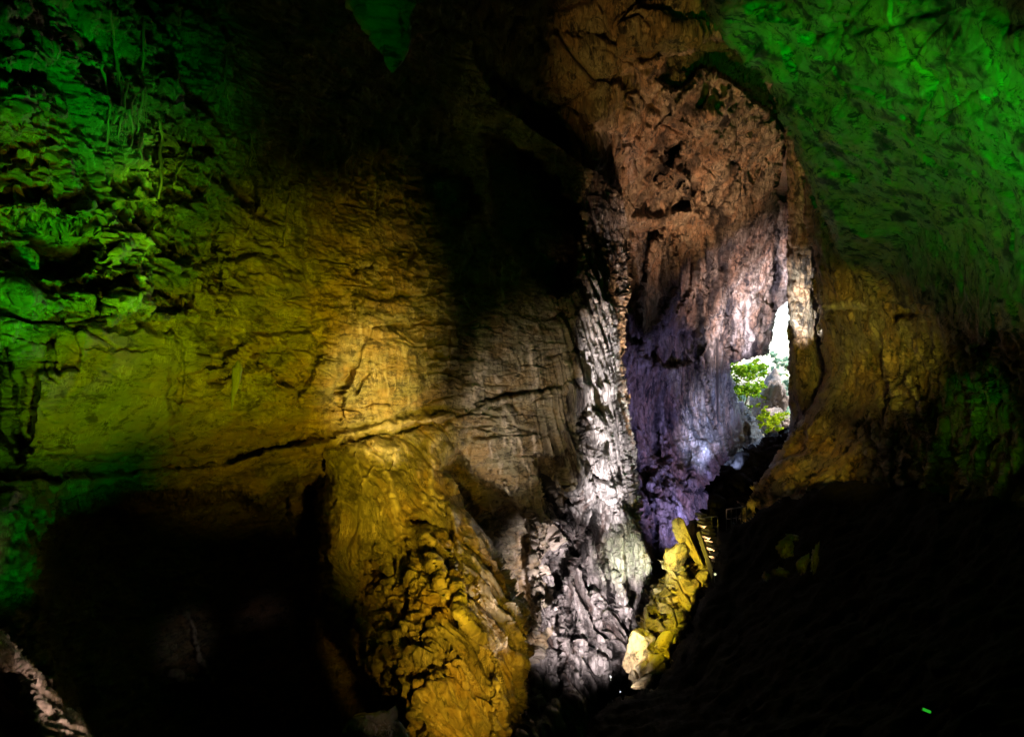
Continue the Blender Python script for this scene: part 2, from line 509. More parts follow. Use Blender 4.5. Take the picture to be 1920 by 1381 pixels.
def tag(o, label=None, cat=None, group=None, kind=None):
    if label: o['label'] = label
    if cat: o['category'] = cat
    if group: o['group'] = group
    if kind: o['kind'] = kind
    return o

# ================================================================== LEFT WALL
A = Mass('cave_wall', [(-330, -70), (860, -70), (890, 120), (940, 200), (1010, 250), (1080, 300), (1130, 330), (1165, 370),
                       (1180, 430), (1176, 520), (1170, 600), (1170, 700), (1180, 780), (1190, 860), (1197, 950), (1208, 1020),
                       (1217, 1085), (1208, 1130), (1192, 1180), (1180, 1230), (1165, 1265), (1135, 1300), (1108, 1335), (1090, 1450),
                       (-330, 1450)],
         [(0, 0, 15), (0, 700, 15), (0, 1381, 18), (300, 700, 19), (300, 0, 20), (600, 0, 25), (600, 700, 25.5), (600, 1100, 29),
          (900, 0, 33), (900, 400, 34), (900, 700, 32), (1000, 900, 34), (1100, 600, 37.5), (1170, 500, 41), (1100, 900, 36.5),
          (1200, 1000, 40), (1150, 1350, 36), (300, 1100, 24), (150, 1050, 20), (450, 1050, 27), (900, 1200, 34), (50, 1050, 16.5),
          (1000, 1381, 33), (750, 350, 31), (1130, 340, 41)], 1.7, 4, 1)
A.curl([(1180, 430), (1176, 520), (1170, 600), (1170, 700), (1180, 780), (1190, 860), (1197, 950), (1208, 1020),
        (1217, 1085), (1208, 1130), (1192, 1180), (1180, 1230), (1165, 1265), (1135, 1300), (1108, 1335), (1090, 1450)], 34, 5)
# the long bedding ledge
A.stepl([(-40, 905), (150, 895), (300, 885), (430, 868), (500, 845), (560, 832), (630, 818)], 6, 0.75, 90)
A.stepl([(860, 775), (880, 762), (930, 747), (1000, 737), (1065, 727), (1150, 722)], 6, 0.35, 60)
A.patch([(560, 836), (620, 816), (700, 795), (780, 780), (850, 766), (880, 780), (870, 830), (700, 850), (600, 860)], .55, 9)
A.line([(610, 824), (700, 803), (780, 789), (860, 774)], 7, .22, cal=.5)
A.line([(-40, 903), (60, 897), (120, 900)], 5, -1.0)
A.line([(430, 864), (500, 842), (560, 828), (610, 820)], 4, -0.7)
A.line([(885, 758), (930, 743), (1000, 733), (1065, 724)], 3, -0.6)
A.line([(300, 872), (200, 868), (80, 862)], 6, 0.3)
# big black hollow low on the left
A.patch([(95, 990), (125, 950), (240, 920), (350, 935), (430, 925), (490, 950), (540, 915), (600, 905), (605, 1130), (700, 1280), (780, 1450),
         (180, 1450), (90, 1200)], -5.5, 22)
# recess behind the amber buttress
A.patch([(1060, 900), (1100, 960), (1150, 1120), (1100, 1230), (1060, 1150), (1020, 1000)], -.5, 16)
A.patch([(850, 850), (880, 880), (950, 930), (1000, 980), (1000, 1080), (1005, 1200), (985, 1300), (960, 1450), (780, 1450), (820, 1100)], -3.5, 14)
# clean slabs
A.patch([(150, 622), (328, 620), (322, 700), (318, 760), (330, 852), (60, 850), (62, 790), (72, 700), (148, 690)], 0.38, 4)
A.patch([(660, 560), (770, 560), (775, 625), (800, 740), (720, 790), (640, 790), (660, 700), (690, 640)], 0.35, 5)
A.patch([(700, 622), (778, 622), (785, 700), (800, 780), (700, 790), (690, 700)], 0.2, 4)
A.patch([(205, 470), (285, 440), (290, 540), (210, 610), (180, 560)], 0.5, 8)
# hollows
for poly, h in (
        ([(55, 425), (120, 415), (195, 440), (190, 470), (165, 510), (60, 520)], -1.5),
        ([(160, 530), (245, 515), (238, 530), (205, 560), (205, 602), (185, 580)], -1.3),
        ([(285, 552), (400, 532), (398, 552), (330, 566), (288, 566)], -1.0),
        ([(300, 228), (350, 250), (410, 292), (395, 300), (345, 285), (320, 262)], -1.2),
        ([(300, 240), (330, 280), (330, 292), (302, 290)], -0.9),
        ([(415, 335), (472, 338), (484, 360), (480, 395), (440, 375)], -1.2),
        ([(290, 400), (330, 412), (325, 424), (285, 415)], -0.9),
        ([(395, 690), (430, 678), (470, 636), (446, 640), (400, 672)], -1.0),
        ([(395, 700), (440, 702), (430, 722), (396, 715)], -1.0),
        ([(478, 655), (580, 642), (600, 660), (585, 700), (560, 762), (545, 740), (520, 700), (480, 698)], -1.1),
        ([(632, 712), (652, 690), (662, 700), (645, 730), (640, 765), (632, 770)], -1.0),
        ([(790, 310), (870, 322), (905, 400), (860, 412), (802, 375)], -1.5),
        ([(725, 600), (752, 598), (748, 618), (722, 616)], -0.6),
        ([(1005, 852), (1040, 856), (1062, 900), (1080, 950), (1030, 930), (1005, 895)], -1.4),
        ([(1072, 770), (1084, 790), (1100, 850), (1122, 900), (1130, 960), (1108, 940), (1095, 890), (1078, 830)], -1.6),
        ([(905, 250), (1000, 290), (1090, 400), (1075, 540), (1040, 560), (985, 500), (930, 440)], -5),
        ([(660, 500), (698, 496), (700, 506), (664, 508)], -0.5),
        ([(832, 690), (880, 694), (876, 716), (836, 714)], -0.5),
        ([(1176, 610), (1200, 640), (1200, 800), (1180, 760)], -1.0),
        ([(0, 640), (20, 640), (30, 760), (50, 860), (30, 870), (0, 800)], -0.9),
        ([(30, 800), (48, 700), (68, 690), (60, 850), (34, 850)], -0.8),
        ([(1100, 990), (1000, 985), (1010, 1110), (1050, 1160), (1060, 1300), (1000, 1381), (985, 1300), (1003, 1200)], -2.0)):
    A.patch(poly, h * (.5 if min(p[0] for p in poly) > 390 and max(p[0] for p in poly) < 890 and max(p[1] for p in poly) > 590 else 1), 5)
for pts, wd, h in (
        ([(411, 400), (413, 500), (409, 600)], 3, -0.5), ([(95, 640), (78, 670), (88, 700), (104, 712)], 3, -0.5),
        ([(118, 600), (98, 640), (104, 690), (112, 700)], 3, -0.5), ([(0, 318), (45, 310), (90, 304)], 3.5, -0.6),
        ([(30, 236), (80, 214), (100, 200)], 4, -0.6), ([(25, 292), (60, 275), (100, 264)], 3, -0.5),
        ([(0, 364), (40, 368), (100, 350)], 3, -0.5), ([(0, 140), (70, 150), (90, 145)], 4, -0.7),
        ([(40, 83), (120, 78), (130, 92)], 4, -0.5), ([(420, 485), (470, 478), (515, 476)], 4, -0.6),
        ([(150, 652), (220, 656), (325, 650)], 2, -0.15), ([(430, 850), (380, 855), (330, 850)], 3, -.2),
        ([(700, 562), (780, 555), (848, 545)], 2.5, -.3), ([(690, 615), (780, 608), (845, 606)], 2.5, -.3),
        ([(843, 612), (838, 700), (842, 740)], 3, -.4), ([(1020, 600), (1090, 585)], 3, -.3), ([(1020, 668), (1080, 656)], 4, -.5),
        ([(905, 575), (930, 570), (960, 562)], 3, -.4), ([(340, 640), (345, 700), (336, 780)], 3, -.3),
        ([(640, 770), (700, 756), (730, 752)], 2.5, -.2), ([(668, 735), (680, 712), (700, 695)], 2.5, -.35)):
    A.line(pts, wd, h)
# overhanging lip rocks upper left
for cx, cy, rx, ry, h in ((20, 20, 45, 22, .8), (20, 62, 38, 16, .6), (40, 110, 60, 30, .8), (85, 80, 40, 14, .5), (40, 190, 80, 40, .7),
                          (320, 170, 22, 14, .5), (285, 90, 22, 10, .5), (325, 30, 26, 12, .5), (300, 140, 26, 10, .5), (360, 230, 60, 28, .6),
                          (380, 300, 22, 16, .6), (60, 385, 60, 26, .6), (150, 400, 60, 18, .5), (70, 480, 30, 12, .4), (110, 560, 70, 22, .5),
                          (30, 545, 40, 20, .5), (250, 560, 50, 20, .5), (330, 500, 60, 40, .3), (260, 375, 50, 26, .5), (350, 390, 50, 30, .4),
                          (780, 700, 60, 70, .3), (940, 830, 60, 70, .7), (960, 920, 40, 50, .5), (1110, 800, 30, 30, .5), (350, 600, 60, 20, .3),
                          (310, 590, 70, 14, .5), (520, 560, 90, 60, .3), (30, 950, 60, 30, .5), (50, 1060, 26, 60, .6), (560, 960, 20, 60, 1.2)):
    A.bump(cx, cy, rx, ry, h)
# calcite runs
cal = [
    ([(842, 500), (838, 540), (842, 580), (846, 640), (838, 690)], 5, .8), ([(905, 595), (902, 650), (894, 700), (872, 765)], 11, 1.0),
    ([(912, 640), (905, 690), (892, 745)], 5, 1.0), ([(944, 480), (945, 530), (946, 566)], 3, 1.0),
    ([(985, 625), (1000, 680), (1006, 715), (996, 750)], 5, 1.0), ([(1050, 610), (1052, 650), (1060, 680), (1070, 720), (1072, 745)], 4, 1.1),
    ([(930, 700), (936, 740), (950, 790), (960, 815)], 6, .8), ([(690, 830), (715, 860), (728, 890), (740, 930), (760, 970)], 5, 1.0),
    ([(975, 810), (982, 850), (996, 900), (1000, 940)], 3, .9), ([(1000, 800), (1002, 840), (1008, 890), (1022, 930)], 3, .9),
    ([(1066, 780), (1076, 850), (1090, 900), (1110, 950)], 6, 1.2), ([(915, 830), (925, 860)], 4, 1.0), ([(945, 810), (946, 840)], 3, .9),
    ([(430, 480), (450, 450), (475, 415)], 3, .9), ([(538, 380), (540, 420), (534, 450)], 7, .6), ([(250, 420), (280, 450), (262, 500), (258, 530)], 5, .9),
    ([(262, 560), (280, 590)], 6, .8), ([(370, 585), (380, 600)], 4, .8), ([(20, 846), (50, 850), (70, 860)], 6, 1.0),
    ([(560, 860), (570, 960), (560, 1000)], 4, .4), ([(345, 1130), (360, 1180), (372, 1225), (400, 1280), (440, 1335)], 4, 1.1),
    ([(315, 1255), (345, 1270), (380, 1275), (400, 1310), (418, 1360)], 3, 1.1), ([(300, 250), (305, 300), (296, 360)], 4, .9),
    ([(378, 320), (392, 350)], 4, .9), ([(340, 330), (330, 360)], 3, .8)]
for pts, wd, c in cal:
    A.line(pts, wd, .6 if pts[0][1] > 1100 else .12, cal=c)
A.line([(1078, 790), (1098, 850), (1124, 925), (1150, 1000)], 9, -1.6, stain=.6)  # ridge grooves from here: shade of the black gaps painted into the colour
A.line([(1012, 880), (1060, 960), (1098, 1050), (1110, 1110)], 9, -1.5, stain=.6)
A.line([(1150, 860), (1176, 930), (1190, 990)], 5, -.9, stain=.4)
A.line([(1040, 1060), (1062, 1140), (1070, 1220)], 9, -1.3, stain=.6)
A.line([(1110, 1180), (1140, 1240), (1130, 1290)], 12, -1.2, stain=.6)
# the white fluted ridge
for i in range(16):
    r = random.Random(i)
    x0 = 1088 + i * 4.9 + r.uniform(-3, 3)
    y0 = 540 + r.uniform(-20, 60) + (max(0, x0 - 1130)) * 1.5
    A.line([(x0, y0), (x0 + 8, y0 + 70), (x0 + 12 + r.uniform(-4, 6), 735), (x0 + 20, 810)], 3.2, .08, cal=1.0)
for i in range(46):
    r = random.Random(100 + i)
    q = i / 45.0
    x0 = 1085 + q * 85 + r.uniform(-6, 6); y0 = 740 + r.uniform(0, 260)
    sl = 0.28 - 0.10 * q
    Ln = r.uniform(120, 300)
    A.line([(x0 + (y0 - 740) * sl * .8, y0), (x0 + (y0 - 740 + Ln * .5) * sl * .8 + r.uniform(-6, 6), y0 + Ln * .5),
            (x0 + (y0 - 740 + Ln) * sl * .75, y0 + Ln)], r.uniform(2.5, 6), r.uniform(.08, .22), cal=r.uniform(.5, 1.1))
for i in range(40):
    r = random.Random(300 + i)
    x0 = r.uniform(1000, 1190); y0 = r.uniform(960, 1300)
    if x0 > 1190 - max(0, y0 - 1100) * .45: continue
    A.line([(x0, y0), (x0 + r.uniform(0, 14), y0 + 30), (x0 + r.uniform(4, 18), y0 + r.uniform(50, 110))], r.uniform(2.5, 5), r.uniform(.1, .3), cal=r.uniform(.4, 1))
for pts in ([(945, 905), (975, 960), (1000, 1010)], [(985, 975), (1030, 990), (1060, 1030)], [(1020, 960), (1050, 1000), (1075, 1040)],
            [(1000, 1000), (1010, 1050), (1004, 1100)], [(1040, 1000), (1070, 1050)]):
    A.line(pts, 4, .5, cal=.8)


def relief_left(s, X, Y, Z):
    U, V = s.U, s.V
    t = X * .55 + Y * .83; n = X * .83 - Y * .55
    wz = Z + .28 * perlin(t * .35, n * .35, Z * .35) + .05 * perlin(t * 2, n * 2, Z * 2)
    wt = t + .3 * perlin(t * .5, n * .5, Z * .9 + 7)
    ridge = sstep(985, 1080, U + .12 * (V - 700)) * sstep(420, 560, V + 0 * U)
    col = sstep(1070, 1100, U) * sstep(620, 560, V)
    strings = np.exp(-((U - 280) / 130) ** 2) * sstep(470, 300, V) + np.exp(-((U - 600) / 170) ** 2) * np.exp(-((V - 330) / 90) ** 2)
    strings = np.clip(strings, 0, 1)
    low = sstep(820, 940, V) * (1 - ridge)
    smooth = np.clip(np.exp(-((U - 210) / 130) ** 4) * np.exp(-((V - 740) / 120) ** 4) + .7 * np.exp(-((U - 740) / 90) ** 4) * np.exp(-((V - 700) / 110) ** 4), 0, .85)
    st = (1 - ridge) * (1 - .6 * low) * (1 - smooth) * (1 - .8 * col)
    f1, f2, cid = worley(wt * .30, n * .1, wz * 1.25)
    calm = .35 + .65 * sstep(560, 300, U)
    r = st * ((cid - .5) * .34 * calm - .34 * np.exp(-((f2 - f1) / .045) ** 2) * sstep(-.15, .25, perlin(t * .4, n, Z * .5 + 70)))
    g1, g2, gid = worley(wt * .7 + 9, n * .3, wz * 3.6)
    r += (st * .9 + .08) * ((gid - .5) * .09 * calm - .10 * np.exp(-((g2 - g1) / .07) ** 2))
    patchy = np.exp(-((U - 490) / 90) ** 4) * np.exp(-((V - 700) / 80) ** 4) + .7 * np.exp(-((U - 850) / 50) ** 4) * np.exp(-((V - 690) / 60) ** 4)
    chunk = .75 * patchy + np.clip(1 - sstep(330, 480, U) + .25, 0, 1) * sstep(680, 560, V) + .4 * low
    big = fbm(t * .45, n * .45, Z * .7 + 3, 5, .55)
    r += big * (.28 + 1.4 * chunk) * (1 - .6 * smooth)
    c1 = fbm(wt * 1.3, n * 1.3, wz * 1.9 + 30, 4, .55, True)
    r += (c1 - .3) * (.04 + .46 * chunk) * (1 - smooth)
    # hanging strings of flowstone
    f = fbm(wt * 2.4, n * 2.4, Z * .35 + 60, 3, .6, True)
    r += strings * (f - .35) * .35
    s.cal += np.clip(strings * sstep(.55, .85, f) * 1.0, 0, .8)
    # fluted ridge
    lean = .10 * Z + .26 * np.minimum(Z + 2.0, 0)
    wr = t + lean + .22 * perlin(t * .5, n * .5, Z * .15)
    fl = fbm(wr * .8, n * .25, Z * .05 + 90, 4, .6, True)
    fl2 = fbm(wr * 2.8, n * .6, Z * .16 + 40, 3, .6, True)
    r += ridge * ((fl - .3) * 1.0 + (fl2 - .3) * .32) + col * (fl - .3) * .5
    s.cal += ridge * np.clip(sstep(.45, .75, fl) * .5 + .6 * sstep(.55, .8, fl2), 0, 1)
    s.stain += ridge * .95 * sstep(.42, .10, fl) * sstep(700, 800, V)  # low flutes blackened, gap shade put into the colour
    s.cal += sstep(1085, 1110, U) * sstep(540, 640, V) * sstep(760, 700, V) * .8 * sstep(.1, .5, fl2)
    r += ridge * sstep(760, 860, V) * (fbm(wr * .35, n * .2, Z * .06 + 33, 3, .5, True) - .3) * 1.6
    # vertical runs over the middle
    mid = (1 - ridge) * sstep(450, 700, U)
    fv = fbm(wt * 1.1, n, Z * .22 + 15, 4, .6, True)
    r += mid * (fv - .3) * .20
    s.cal += mid * .55 * sstep(.62, .85, fv)
    s.stain += .7 * sstep(.1, .5, fbm(t * .6, n * .6, Z * .6 + 77, 5, .6)) * (1 - smooth) * (1 - ridge)
    r += fbm(t * 3.2, n * 3.2, Z * 3.8, 3, .6) * .05
    return r


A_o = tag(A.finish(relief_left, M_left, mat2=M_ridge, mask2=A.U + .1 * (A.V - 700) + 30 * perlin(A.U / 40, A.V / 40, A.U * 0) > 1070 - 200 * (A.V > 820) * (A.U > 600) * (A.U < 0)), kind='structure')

# ================================================================== AMBER BUTTRESS
B = Mass('rock_buttress', [(608, 838), (700, 820), (775, 806), (850, 786), (874, 800), (858, 850), (845, 885), (870, 940), (920, 1010), (950, 1068), (968, 1108),
                           (990, 1130), (996, 1160), (994, 1210), (985, 1270), (985, 1320), (960, 1360), (955, 1450), (778, 1450), (768, 1370),
                           (740, 1310), (690, 1260), (650, 1200), (600, 1130), (597, 1000), (604, 900)],
         [(620, 840, 26.0), (740, 815, 28.0), (860, 790, 30.6), (620, 1100, 25), (760, 950, 26), (840, 900, 28), (900, 1100, 24.5), (980, 1150, 26), (800, 1200, 21),
          (850, 1381, 19), (960, 1300, 23), (700, 1150, 24), (940, 1381, 21)], 1.6, 6, 3)
B.curl([(874, 800), (858, 850), (845, 885), (870, 940), (920, 1010), (950, 1068), (968, 1108), (990, 1130), (996, 1160), (994, 1210),
        (985, 1270), (985, 1320), (960, 1360), (955, 1450)], 34, 3.5)
B.curl([(778, 1450), (768, 1370), (740, 1310), (690, 1260), (650, 1200), (600, 1130), (597, 1000), (604, 900)], 40, 3.5)
B.curl([(608, 838), (700, 820), (775, 806), (850, 786)], 10, .5)
for pts, wd, h in (
        ([(840, 985), (862, 1066), (872, 1110), (876, 1150)], 5, -1.3), ([(768, 978), (800, 980), (828, 992)], 5, -1.0),
        ([(790, 1212), (797, 1165), (835, 1130)], 5, -.9), ([(800, 1252), (830, 1245), (860, 1229)], 5, -.8), ([(690, 1050), (697, 1090), (676, 1120)], 6, -.9),
        ([(740, 1040), (746, 1100), (752, 1150)], 5, -.8), ([(600, 1128), (650, 1136), (700, 1110), (720, 1080)], 5, -1.0), ([(705, 1010), (690, 1050)], 5, -.8),
        ([(872, 1115), (900, 1118)], 4, -.8), ([(820, 1100), (800, 1070), (786, 1030)], 4, -.6), ([(760, 1310), (790, 1290), (850, 1265)], 5, -.7),
        ([(668, 1075), (700, 1070), (740, 1085)], 5, -.7), ([(860, 1050), (880, 1046)], 3, -.4), ([(752, 1160), (730, 1200), (740, 1240)], 5, -.7),
        ([(706, 930), (712, 960), (708, 985)], 2.5, -.3), ([(692, 950), (696, 975)], 2.5, -.3)):
    B.line(pts, wd, h)
B.patch([(675, 1050), (760, 1010), (770, 1100), (745, 1180), (700, 1200), (665, 1120)], -.7, 8)
B.patch([(770, 1240), (850, 1225), (860, 1245), (800, 1275), (765, 1270)], -.9, 6)
B.patch([(600, 1135), (640, 1140), (700, 1200), (740, 1280), (700, 1270), (640, 1190)], -1.0, 8)
B.stepl([(915, 1420), (925, 1320), (930, 1240), (912, 1208), (883, 1173), (848, 1130), (820, 1091), (800, 1040), (780, 990)], 5, .8, 60)
B.stepl([(985, 1300), (962, 1200), (950, 1100), (905, 1030), (880, 985), (862, 950)], 4, .7, 45)
B.stepl([(872, 1200), (850, 1090), (842, 1000), (838, 930)], 4, .6, 40)
for pts, wd, c in (
        ([(680, 838), (700, 850), (716, 865), (728, 890), (738, 930), (748, 970), (752, 1000)], 4.5, 1.1), ([(745, 846), (740, 870), (730, 880)], 4, .9),
        ([(662, 840), (668, 870), (680, 895), (682, 930)], 4, .8), ([(700, 870), (690, 890), (682, 905)], 4, .8),
        ([(804, 822), (806, 850), (805, 890), (812, 930), (808, 960)], 4.5, 1.0), ([(820, 816), (812, 840)], 8, .8), ([(700, 830), (725, 842), (752, 834)], 7, .6),
        ([(797, 920), (798, 945)], 6, 1.0), ([(638, 955), (637, 985), (636, 1010)], 4.5, .9), ([(860, 800), (868, 825), (862, 860)], 6, .9),
        ([(848, 1130), (883, 1173), (912, 1208), (929, 1240), (928, 1290), (920, 1318)], 3.5, .9), ([(820, 1091), (848, 1130)], 3.5, .8),
        ([(950, 1072), (958, 1110), (966, 1160), (968, 1230), (962, 1290)], 5, .8), ([(835, 880), (848, 905), (850, 920)], 4, .8),
        ([(842, 1130), (838, 1110), (822, 1080)], 3, .8), ([(790, 990), (806, 1020), (820, 1060), (845, 1110)], 3, .7),
        ([(865, 960), (890, 1000), (905, 1035)], 4, .7), ([(926, 1280), (935, 1330), (932, 1370)], 4, .8), ([(860, 1225), (874, 1260), (870, 1290)], 3, .6)):
    B.line(pts, wd, .14, cal=c)
for i in range(9):
    B.bump(850 + (i % 3) * 5 - i * .5, 800 + i * 16, 14, 12, .35)


def relief_butt(s, X, Y, Z):
    U, V = s.U, s.V
    t = X * .8 + Y * .6; n = X * .6 - Y * .8
    wt = t + .5 * perlin(t * .6, n * .6, Z * .6)
    wz = Z + .5 * perlin(t * .5 + 9, n * .5, Z * .6)
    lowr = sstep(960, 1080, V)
    r = fbm(t * .5, n * .5, Z * .4, 4) * .55
    f = fbm(wt * 1.2 + Z * .5, n * .5, wz * .20 + 4, 4, .6, True)
    r += (f - .3) * (.16 + .60 * lowr)
    f1, f2, cid = worley(wt * .8 + wz * .35, n * .3, wz * .20 - wt * .1)
    r += lowr * ((cid - .5) * .30 - .40 * np.exp(-((f2 - f1) / .05) ** 2) * sstep(-.2, .2, perlin(t * .5, n, Z * .4 + 8)))
    r += (1 - lowr) * (-.10) * np.exp(-((f2 - f1) / .04) ** 2)
    r += fbm(t * 2.8, n * 2.8, Z * 2.2, 4, .6) * .13
    s.cal += .5 * sstep(.66, .9, f)
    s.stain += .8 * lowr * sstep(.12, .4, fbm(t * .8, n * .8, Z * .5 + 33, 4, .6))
    return r


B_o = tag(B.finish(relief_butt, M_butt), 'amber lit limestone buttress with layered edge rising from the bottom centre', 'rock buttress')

# ================================================================== REAR WALL around the cave mouth
W = Mass('rear_cave_wall', [(600, -80), (1480, -80), (1560, 200), (1560, 470), (1500, 540), (1476, 562), (1462, 580), (1452, 612), (1445, 640), (1441, 662),
                            (1424, 668), (1400, 676), (1371, 680), (1371, 705), (1377, 735), (1386, 745), (1402, 762), (1414, 780), (1424, 800), (1434, 815),
                            (1450, 900), (1400, 1050), (1300, 1200), (1250, 1400), (1050, 1400), (1000, 900), (860, 500), (700, 400)],
         [(700, 0, 34), (860, 200, 38), (900, 0, 36), (1000, 300, 44), (1100, 100, 41), (1130, 340, 44), (1300, 60, 41), (1450, 150, 47), (1200, 350, 50),
          (1300, 350, 53), (1440, 300, 57), (1200, 600, 57), (1200, 1000, 52), (1300, 600, 63), (1360, 600, 68), (1440, 600, 72), (1440, 420, 64),
          (1370, 720, 73), (1300, 850, 62), (1340, 850, 65), (1400, 840, 80), (1300, 1000, 57), (1250, 1150, 50), (1150, 1350, 48), (1000, 900, 50)], 1.7, 4, 5)
W.curl([(1500, 540), (1476, 562), (1462, 580), (1452, 612), (1445, 640), (1441, 662)], 26, 6)
W.curl([(1441, 662), (1424, 668), (1400, 676), (1371, 680), (1371, 705), (1377, 735)], 14, 5)
W.curl([(1386, 745), (1402, 762), (1414, 780), (1424, 800), (1434, 815)], 30, 8)
for poly, h in (
        ([(1178, 428), (1240, 424), (1238, 445), (1222, 460), (1215, 500), (1200, 560), (1206, 640), (1178, 640)], -3.0),
        ([(1238, 150), (1262, 105), (1310, 72), (1360, 80), (1420, 120), (1450, 180), (1468, 235), (1440, 215), (1400, 175), (1350, 140), (1318, 128), (1290, 160), (1262, 172)], -3.5),
        ([(1440, 180), (1500, 180), (1500, 420), (1478, 340), (1470, 250)], -3.0),
        ([(960, 240), (985, 200), (1010, 215), (1040, 205), (1060, 300), (1120, 330), (1100, 420), (1040, 480), (940, 480), (900, 330)], -3.5),
        ([(1420, 205), (1445, 210), (1440, 240), (1418, 232)], -2.0),
        ([(1452, 330), (1470, 320), (1472, 372), (1455, 360)], -2.5),
        ([(1320, 330), (1340, 345), (1336, 385), (1318, 400), (1314, 360)], -1.5),
        ([(1258, 262), (1276, 265), (1272, 290), (1254, 285)], -1.2),
        ([(1350, 285), (1378, 250), (1400, 248), (1380, 290), (1362, 310)], -1.5),
        ([(1398, 320), (1430, 285), (1425, 320), (1410, 345)], -1.5),
        ([(1242, 450), (1262, 440), (1268, 470), (1258, 560), (1244, 590)], -2.0),
        ([(1268, 460), (1290, 448), (1300, 470), (1290, 540), (1272, 580)], -1.6),
        ([(1204, 622), (1300, 618), (1300, 680), (1250, 690), (1205, 670)], -1.4),
        ([(1380, 560), (1400, 590), (1385, 655), (1372, 670), (1362, 600)], -1.2),
        ([(1280, 620), (1310, 640), (1330, 760), (1345, 830), (1310, 820), (1290, 720)], -1.6),
        ([(1450, 225), (1462, 215), (1470, 260), (1455, 270)], -1.5)):
    W.patch(poly, h, 5)
W.stepl([(1170, 640), (1230, 622), (1300, 612), (1360, 640), (1400, 660)], 7, -1.4, 70)
for pts, wd, h in (
        ([(1026, 188), (1060, 200), (1090, 215), (1112, 236)], 5, -1.4), ([(1110, 60), (1150, 70), (1190, 68)], 4, -1.2), ([(1190, 90), (1200, 110), (1240, 95)], 6, -1.5),
        ([(1300, 120), (1290, 160), (1270, 190)], 6, -1.6), ([(1320, 130), (1320, 170), (1310, 200)], 6, -1.4), ([(1240, 300), (1290, 340), (1300, 400)], 7, 1.2),
        ([(1120, 420), (1135, 520), (1140, 600)], 6, -.8), ([(1320, 450), (1325, 540), (1315, 600)], 7, .9), ([(1300, 460), (1305, 560), (1290, 620)], 7, 1.0),
        ([(1255, 440), (1250, 520), (1240, 600)], 8, .9), ([(1340, 430), (1350, 520), (1340, 600)], 8, .7), ([(1305, 130), (1380, 165), (1430, 185)], 4, .9),
        ([(1180, 410), (1240, 408), (1290, 402), (1330, 420)], 8, 1.2)):
    W.line(pts, wd, h)
for cx, cy, rx, ry, h in ((1400, 195, 50, 45, 1.8), (1275, 150, 22, 22, 1.0), (1330, 250, 60, 60, 1.5), (1240, 330, 60, 50, 1.2), (1210, 60, 60, 50, 1.5),
                          (1400, 440, 60, 120, .9), (1350, 210, 40, 30, 1.0), (1130, 450, 40, 120, 2.0), (1420, 610, 30, 60, 1.5), (1290, 70, 40, 30, 1.2),
                          (1080, 120, 90, 60, 1.0), (1150, 200, 60, 50, 1.2), (925, 245, 18, 14, 1.0), (915, 280, 22, 10, .8)):
    W.bump(cx, cy, rx, ry, h)
for pts, wd, c in (
        ([(1382, 570), (1388, 600), (1398, 640), (1392, 665)], 3.5, 1.0), ([(1404, 560), (1402, 610), (1406, 640), (1398, 665)], 4, 1.0),
        ([(1370, 690), (1376, 740), (1384, 790), (1392, 830)], 5, 1.1), ([(1385, 750), (1400, 790), (1412, 815)], 4, 1.0), ([(1376, 740), (1370, 790), (1390, 830)], 4, .8),
        ([(1298, 800), (1300, 830)], 4, .9), ([(1320, 820), (1326, 860), (1332, 900)], 8, .9), ([(1264, 930), (1272, 965), (1274, 1000)], 3.5, 1.0),
        ([(1222, 900), (1226, 960)], 3, .5), ([(930, 240), (935, 262)], 4, .9), ([(905, 300), (925, 280)], 4, .7), ([(1290, 320), (1292, 350)], 4, .8),
        ([(1470, 500), (1474, 560)], 6, .8), ([(1395, 560), (1380, 600), (1376, 650)], 3, .7)):
    W.line(pts, wd, .3, cal=c)


for i in range(34):
    r = random.Random(500 + i)
    x = r.uniform(1185, 1460); y = r.uniform(400, 640) if i % 3 else r.uniform(700, 900)
    L_ = r.uniform(60, 190)
    W.line([(x, y), (x + r.uniform(-5, 5), y + L_ * .5), (x + r.uniform(-12, 8), y + L_)], r.uniform(3, 7), -r.uniform(.3, 1.0), stain=r.uniform(.5, 1))
for i in range(16):
    r = random.Random(560 + i)
    x = r.uniform(1250, 1440); y = r.uniform(180, 360)
    W.line([(x, y), (x - r.uniform(8, 20), y + 30), (x - r.uniform(18, 46), y + r.uniform(50, 90))], r.uniform(3, 7), -r.uniform(.4, 1.1), stain=r.uniform(.4, .9))


def relief_rear(s, X, Y, Z):
    U, V = s.U, s.V
    t = X * .75 + Y * .66; n = X * .66 - Y * .75
    wt = t + 1.0 * perlin(t * .25, n * .25, Z * .25)
    wz = Z + 1.0 * perlin(t * .22 + 4, n * .25, Z * .3)
    up = sstep(470, 330, V)
    r = fbm(t * .14, n * .14, Z * .14, 4) * 2.0 * (.45 + .45 * up)
    fl = fbm(wt * .42, n * .42, wz * .06 + 8, 5, .6, True)
    r += (1 - up) * (fl - .3) * 1.0
    f1, f2, cid = worley(wt * .32 + wz * .1, n * .3, wz * .24)
    r += up * ((cid - .5) * .6 - .6 * np.exp(-((f2 - f1) / .05) ** 2))
    h1, h2, hid = worley(wt * .9, n * .9, wz * .55)
    r += (.10 + .45 * up) * ((hid - .5) * .40 - .3 * np.exp(-((h2 - h1) / .08) ** 2))
    r += fbm(t * .9, n * .9, Z * .6, 5, .6) * .7 * (.22 + .38 * up)
    r += (fbm(wt * 1.6, n * 1.6, wz * .4, 3, .6, True) - .3) * .3
    s.cal += (1 - up) * .35 * sstep(.6, .85, fl)
    s.stain += .9 * sstep(.08, .4, fbm(t * .35, n * .35, Z * (.12 + .2 * up) + 50, 5, .62))
    return r


W_o = tag(W.finish(relief_rear, M_rear), kind='structure')

